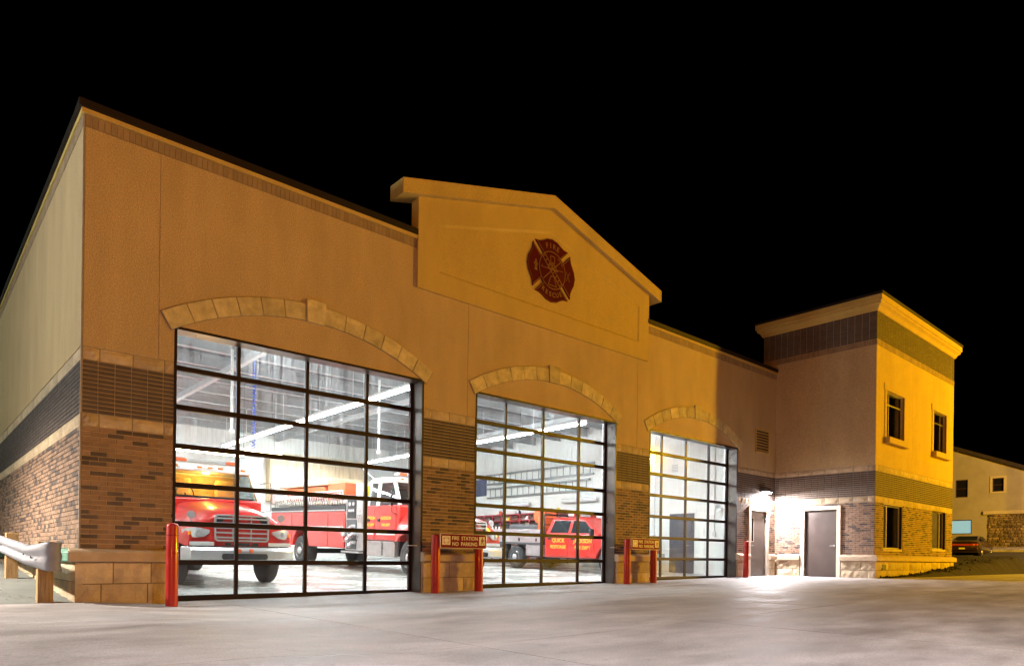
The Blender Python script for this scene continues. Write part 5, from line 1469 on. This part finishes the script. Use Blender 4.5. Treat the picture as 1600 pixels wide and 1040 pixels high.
for k, (y0, y1, z0, z1) in enumerate(HW):
    fr = MB(); t_ = .06
    for bx_ in ((y0, y0 + t_, z0, z1), (y1 - t_, y1, z0, z1), (y0 + t_, y1 - t_, z0, z0 + t_), (y0 + t_, y1 - t_, z1 - t_, z1)): fr.box(.06, .14, bx_[0], bx_[1], bx_[2], bx_[3])
    if k < 2: fr.box(.06, .14, y0 + t_, y1 - t_, (z0 + z1) / 2 - .03, (z0 + z1) / 2 + .03)
    f = fr.build('window', M['win_frame'], house)
    MB().box(.105, .115, y0 + t_, y1 - t_, z0 + t_, z1 - t_).build('pane', M['house_window' if k == 2 else 'win_dark'], f)
    if k == 0:
        s_ = MB()
        for bx_ in ((y0 - .14, y0, z0 - .1, z1 + .14), (y1, y1 + .14, z0 - .1, z1 + .14), (y0, y1, z1, z1 + .14), (y0, y1, z0 - .1, z0)): s_.box(-.04, .0, bx_[0], bx_[1], bx_[2], bx_[3])
        s_.build('window_surround', M['house_trim'], f)
# field stone facing: irregular stones laid in a wall panel
MB().box(-.05, .0, -6.4, -.02, -1, 2.42).build('stone_backing', M['stone_joint'], house)
MB().box(-.14, .02, -6.5, .28, 2.42, 2.66).build('stone_head', M['house_trim'], house)
fs_ = MB(); rn = random.Random(11)
z = -.3
while z < 2.36:
    h = rn.uniform(.12, .26); y = -3.4
    while y < -.05:
        w = rn.uniform(.15, .42); w = min(w, -.04 - y)
        if w < .06: break
        h2 = min(h, 2.40 - z)
        cy_, cz_ = y + w / 2, z + h2 / 2
        n = 7; ring0 = []; ring1 = []
        for q in range(n):
            a = 2 * math.pi * q / n + rn.uniform(-.2, .2)
            ry, rz_ = (w / 2 + .01) * rn.uniform(.82, 1.05), (h2 / 2 + .01) * rn.uniform(.82, 1.05)
            ring0.append((-.05, cy_ + ry * math.cos(a), cz_ + rz_ * math.sin(a))); ring1.append((-.05 - rn.uniform(.03, .09), cy_ + ry * .8 * math.cos(a), cz_ + rz_ * .8 * math.sin(a)))
        b0 = len(ring0)
        fs_.add(ring0 + ring1, [(i, (i + 1) % n, n + (i + 1) % n, n + i) for i in range(n)] + [tuple(range(n, 2 * n))])
        y += w
    z += h
o = fs_.build('field_stones', M['field_stone'], house); o['kind'] = 'stuff'

# parked car, tail towards us
CX, CY = 48.2, 1.75
car = thing('parked_car', 'dark red saloon car parked by the house, seen from behind', 'car', (CX, CY, hterr(CX, CY) + .015), (0, 0, R(4)))
def car_sec(x, hw_, zb, zs_, zt, tw_):
    h = [(hw_ * .92, zb), (hw_, zb + .18), (hw_, zs_ - .12), (hw_ * .95, zs_), (tw_, zt - .02), (tw_ * .6, zt)]
    return [(x, y, z) for y, z in h] + [(x, -y, z) for y, z in h[::-1]]
secs = [car_sec(-.02, .80, .42, .80, .86, .5), car_sec(.06, .88, .26, .92, .98, .62), car_sec(.9, .91, .22, .96, 1.03, .66), car_sec(1.7, .91, .22, .95, 1.34, .56), car_sec(2.5, .91, .22, .94, 1.36, .58), car_sec(3.4, .90, .22, .92, .99, .62), car_sec(4.5, .88, .24, .84, .88, .6), car_sec(4.9, .78, .34, .66, .70, .5)]
secs.insert(3, car_sec(1.0, .91, .22, .955, 1.05, .66))
MB().loft(secs).build('body', M['car_paint'], car, smooth=True, angle=50)
MB().add([(1.0, -.60, 1.065), (1.0, .60, 1.065), (1.66, .52, 1.345), (1.66, -.52, 1.345)], [(0, 1, 2, 3)]).build('rear_window', M['auto_glass'], car)
for s in (-1, 1):
    MB().add([(1.15, s * .82, 1.0), (3.2, s * .82, 1.0), (2.6, s * .62, 1.33), (1.66, s * .62, 1.33)], [(0, 1, 2, 3)]).build('side_window', M['auto_glass'], car)
    MB().box(-.035, .05, min(s * .42, s * .84), max(s * .42, s * .84), .70, .82).build('tail_lamp', M['tail_lamp'], car, bevel=.02)
    MB().lathe([(.05, 0), (.02, -.005)], (-.036, s * .62, .76), 'X', 10).build('reflector', M['amber'], car)
    for x in (.95, 3.9): wheel(car, x, s * .80, .31, .2, s) if False else None
def car_wheel(x, y, s):
    e = MB().lathe([(.18, -.1), (.29, -.1), (.31, -.06), (.31, .06), (.29, .1), (.18, .1)], (x, y, .31), 'Y', 24).build('wheel', M['rubber'], car, smooth=True, angle=40)
    MB().lathe([(.19, s * .08), (.17, s * .11), (.03, s * .10)], (x, y, .31), 'Y', 20).build('rim', M['alu'], e, smooth=True)
for x in (.95, 3.85):
    for s in (-1, 1): car_wheel(x, s * .80, s)
MB().box(-.10, .06, -.84, .84, .40, .60).build('bumper', M['car_paint'], car, bevel=.05, bseg=3)
MB().box(-.025, .0, -.40, .40, .70, .80).build('lamp_strip', M['tail_lamp'], car)
MB().box(-.115, -.10, -.16, .16, .47, .57).build('number_plate', M['truck_white'], car)
# ================================================================== LAMPS OUTSIDE
def street_lamp(loc, aim, h, power, color, label, arm=1.6, radius=0.12, cone=None):
    x, y = loc
    t = thing('street_lamp', label, 'street lamp', (x, y, hterr(x, y) - 0.05))
    MB().lathe([(0.16, 0), (0.16, 0.35), (0.10, 0.42), (0.09, 1.0), (0.055, h)], (0, 0, 0), 'Z', 14).build('pole', M['pole'], t, smooth=True)
    d = Vector((aim[0] - x, aim[1] - y, 0)).normalized()
    MB().tube([(0, 0, h - 0.1), d * arm * 0.5 + Vector((0, 0, h + 0.15)), d * arm + Vector((0, 0, h + 0.2))], 0.03, 8).build('arm', M['pole'], t, smooth=True)
    c = d * (arm + 0.25) + Vector((0, 0, h + 0.2))
    MB().lathe([(0.05, 0.12), (0.16, 0.08), (0.24, 0.0), (0.24, -0.02)], c, 'Z', 16).build('lamp_head', M['pole'], t, smooth=True)
    MB().lathe([(0.20, -0.025), (0.15, -0.08), (0.05, -0.10)], c, 'Z', 16).build('lens', mat('lens_' + label[:12], color, 0.3, var=0, emit=color, estr=30.0), t, smooth=True)
    ld = bpy.data.lights.new('lamp_light', 'SPOT' if cone else 'POINT'); ld.energy = power; ld.color = color; ld.shadow_soft_size = radius
    if cone: ld.spot_size = R(cone); ld.spot_blend = 0.6      # full cut-off head: light only downwards
    lo = bpy.data.objects.new('lamp_light', ld); link(lo); lo.parent = t; lo.location = c + Vector((0, 0, -0.28))
    return t
street_lamp((40.5, -20.5), (28, -4), 7.8, 43000, SODIUM_NEAR, 'tall sodium street lamp at the right edge of the apron, by the side street', radius=0.6)
street_lamp((-13.0, -28.0), (3, -4), 6.8, 9000, SODIUM, 'tall sodium street lamp across the street facing the station', radius=0.3)
street_lamp((-8.5, 0.5), (0, 0.5), 6.5, 1200, (0.88, 1.0, 1.0), 'tall pale lamp on a pole in the parking lot beside the station')
street_lamp((-9.5, 15), (0, 15), 7.0, 700, (0.75, 1.0, 0.80), 'tall greenish lamp on a pole at the rear of the parking lot')
street_lamp((-5.6, 3.6), (0, 3.2), 4.3, 6800, (1.0, 0.84, 0.70), 'low warm white cut-off lamp post in the parking lot beside the station', arm=0.5, cone=166)
street_lamp((6.0, -16.5), (0, -14.2), 7.2, 4300, (1.0, 0.94, 0.98), 'white full cut-off lamp on a pole at the near edge of the apron', cone=146, arm=5.2)  # unseen lamp added to brighten the apron with white light
street_lamp((50, -7), (55, -2), 7.5, 1500, (1.0, 0.60, 0.42), 'pinkish street lamp on the side street before the house')  # unseen lamp added to make the light on the house less yellow
# wall light over the service door
wl = thing('wall_light', 'lit wall light above the service door in the corner', 'wall light', (19.82, 0, 2.98))
MB().add([(-0.2, 0, 0), (0.2, 0, 0), (0.2, 0, 0.2), (-0.2, 0, 0.2), (-0.17, -0.26, 0.0), (0.17, -0.26, 0.0), (0.17, -0.22, 0.10), (-0.17, -0.22, 0.10)],
         [(0, 3, 2, 1), (4, 5, 6, 7), (3, 7, 6, 2), (0, 4, 7, 3), (1, 2, 6, 5)]).build('housing', M['grey_dark'], wl, bevel=0.01)
MB().box(-0.15, 0.15, -0.23, -0.03, -0.035, -0.004).build('lens', mat('wall_lens', (0.9, 0.9, 0.9), 0.3, var=0, emit=(1, 0.97, 1.0), estr=110.0), wl)
ld = bpy.data.lights.new('lamp_light', 'AREA'); ld.shape = 'RECTANGLE'; ld.size = 0.30; ld.size_y = 0.2; ld.energy = 540; ld.color = (1.0, 0.94, 0.98)
lo = bpy.data.objects.new('lamp_light', ld); link(lo); lo.parent = wl; lo.location = (0, -0.15, -0.05); lo.rotation_euler = (R(-6), 0, 0)
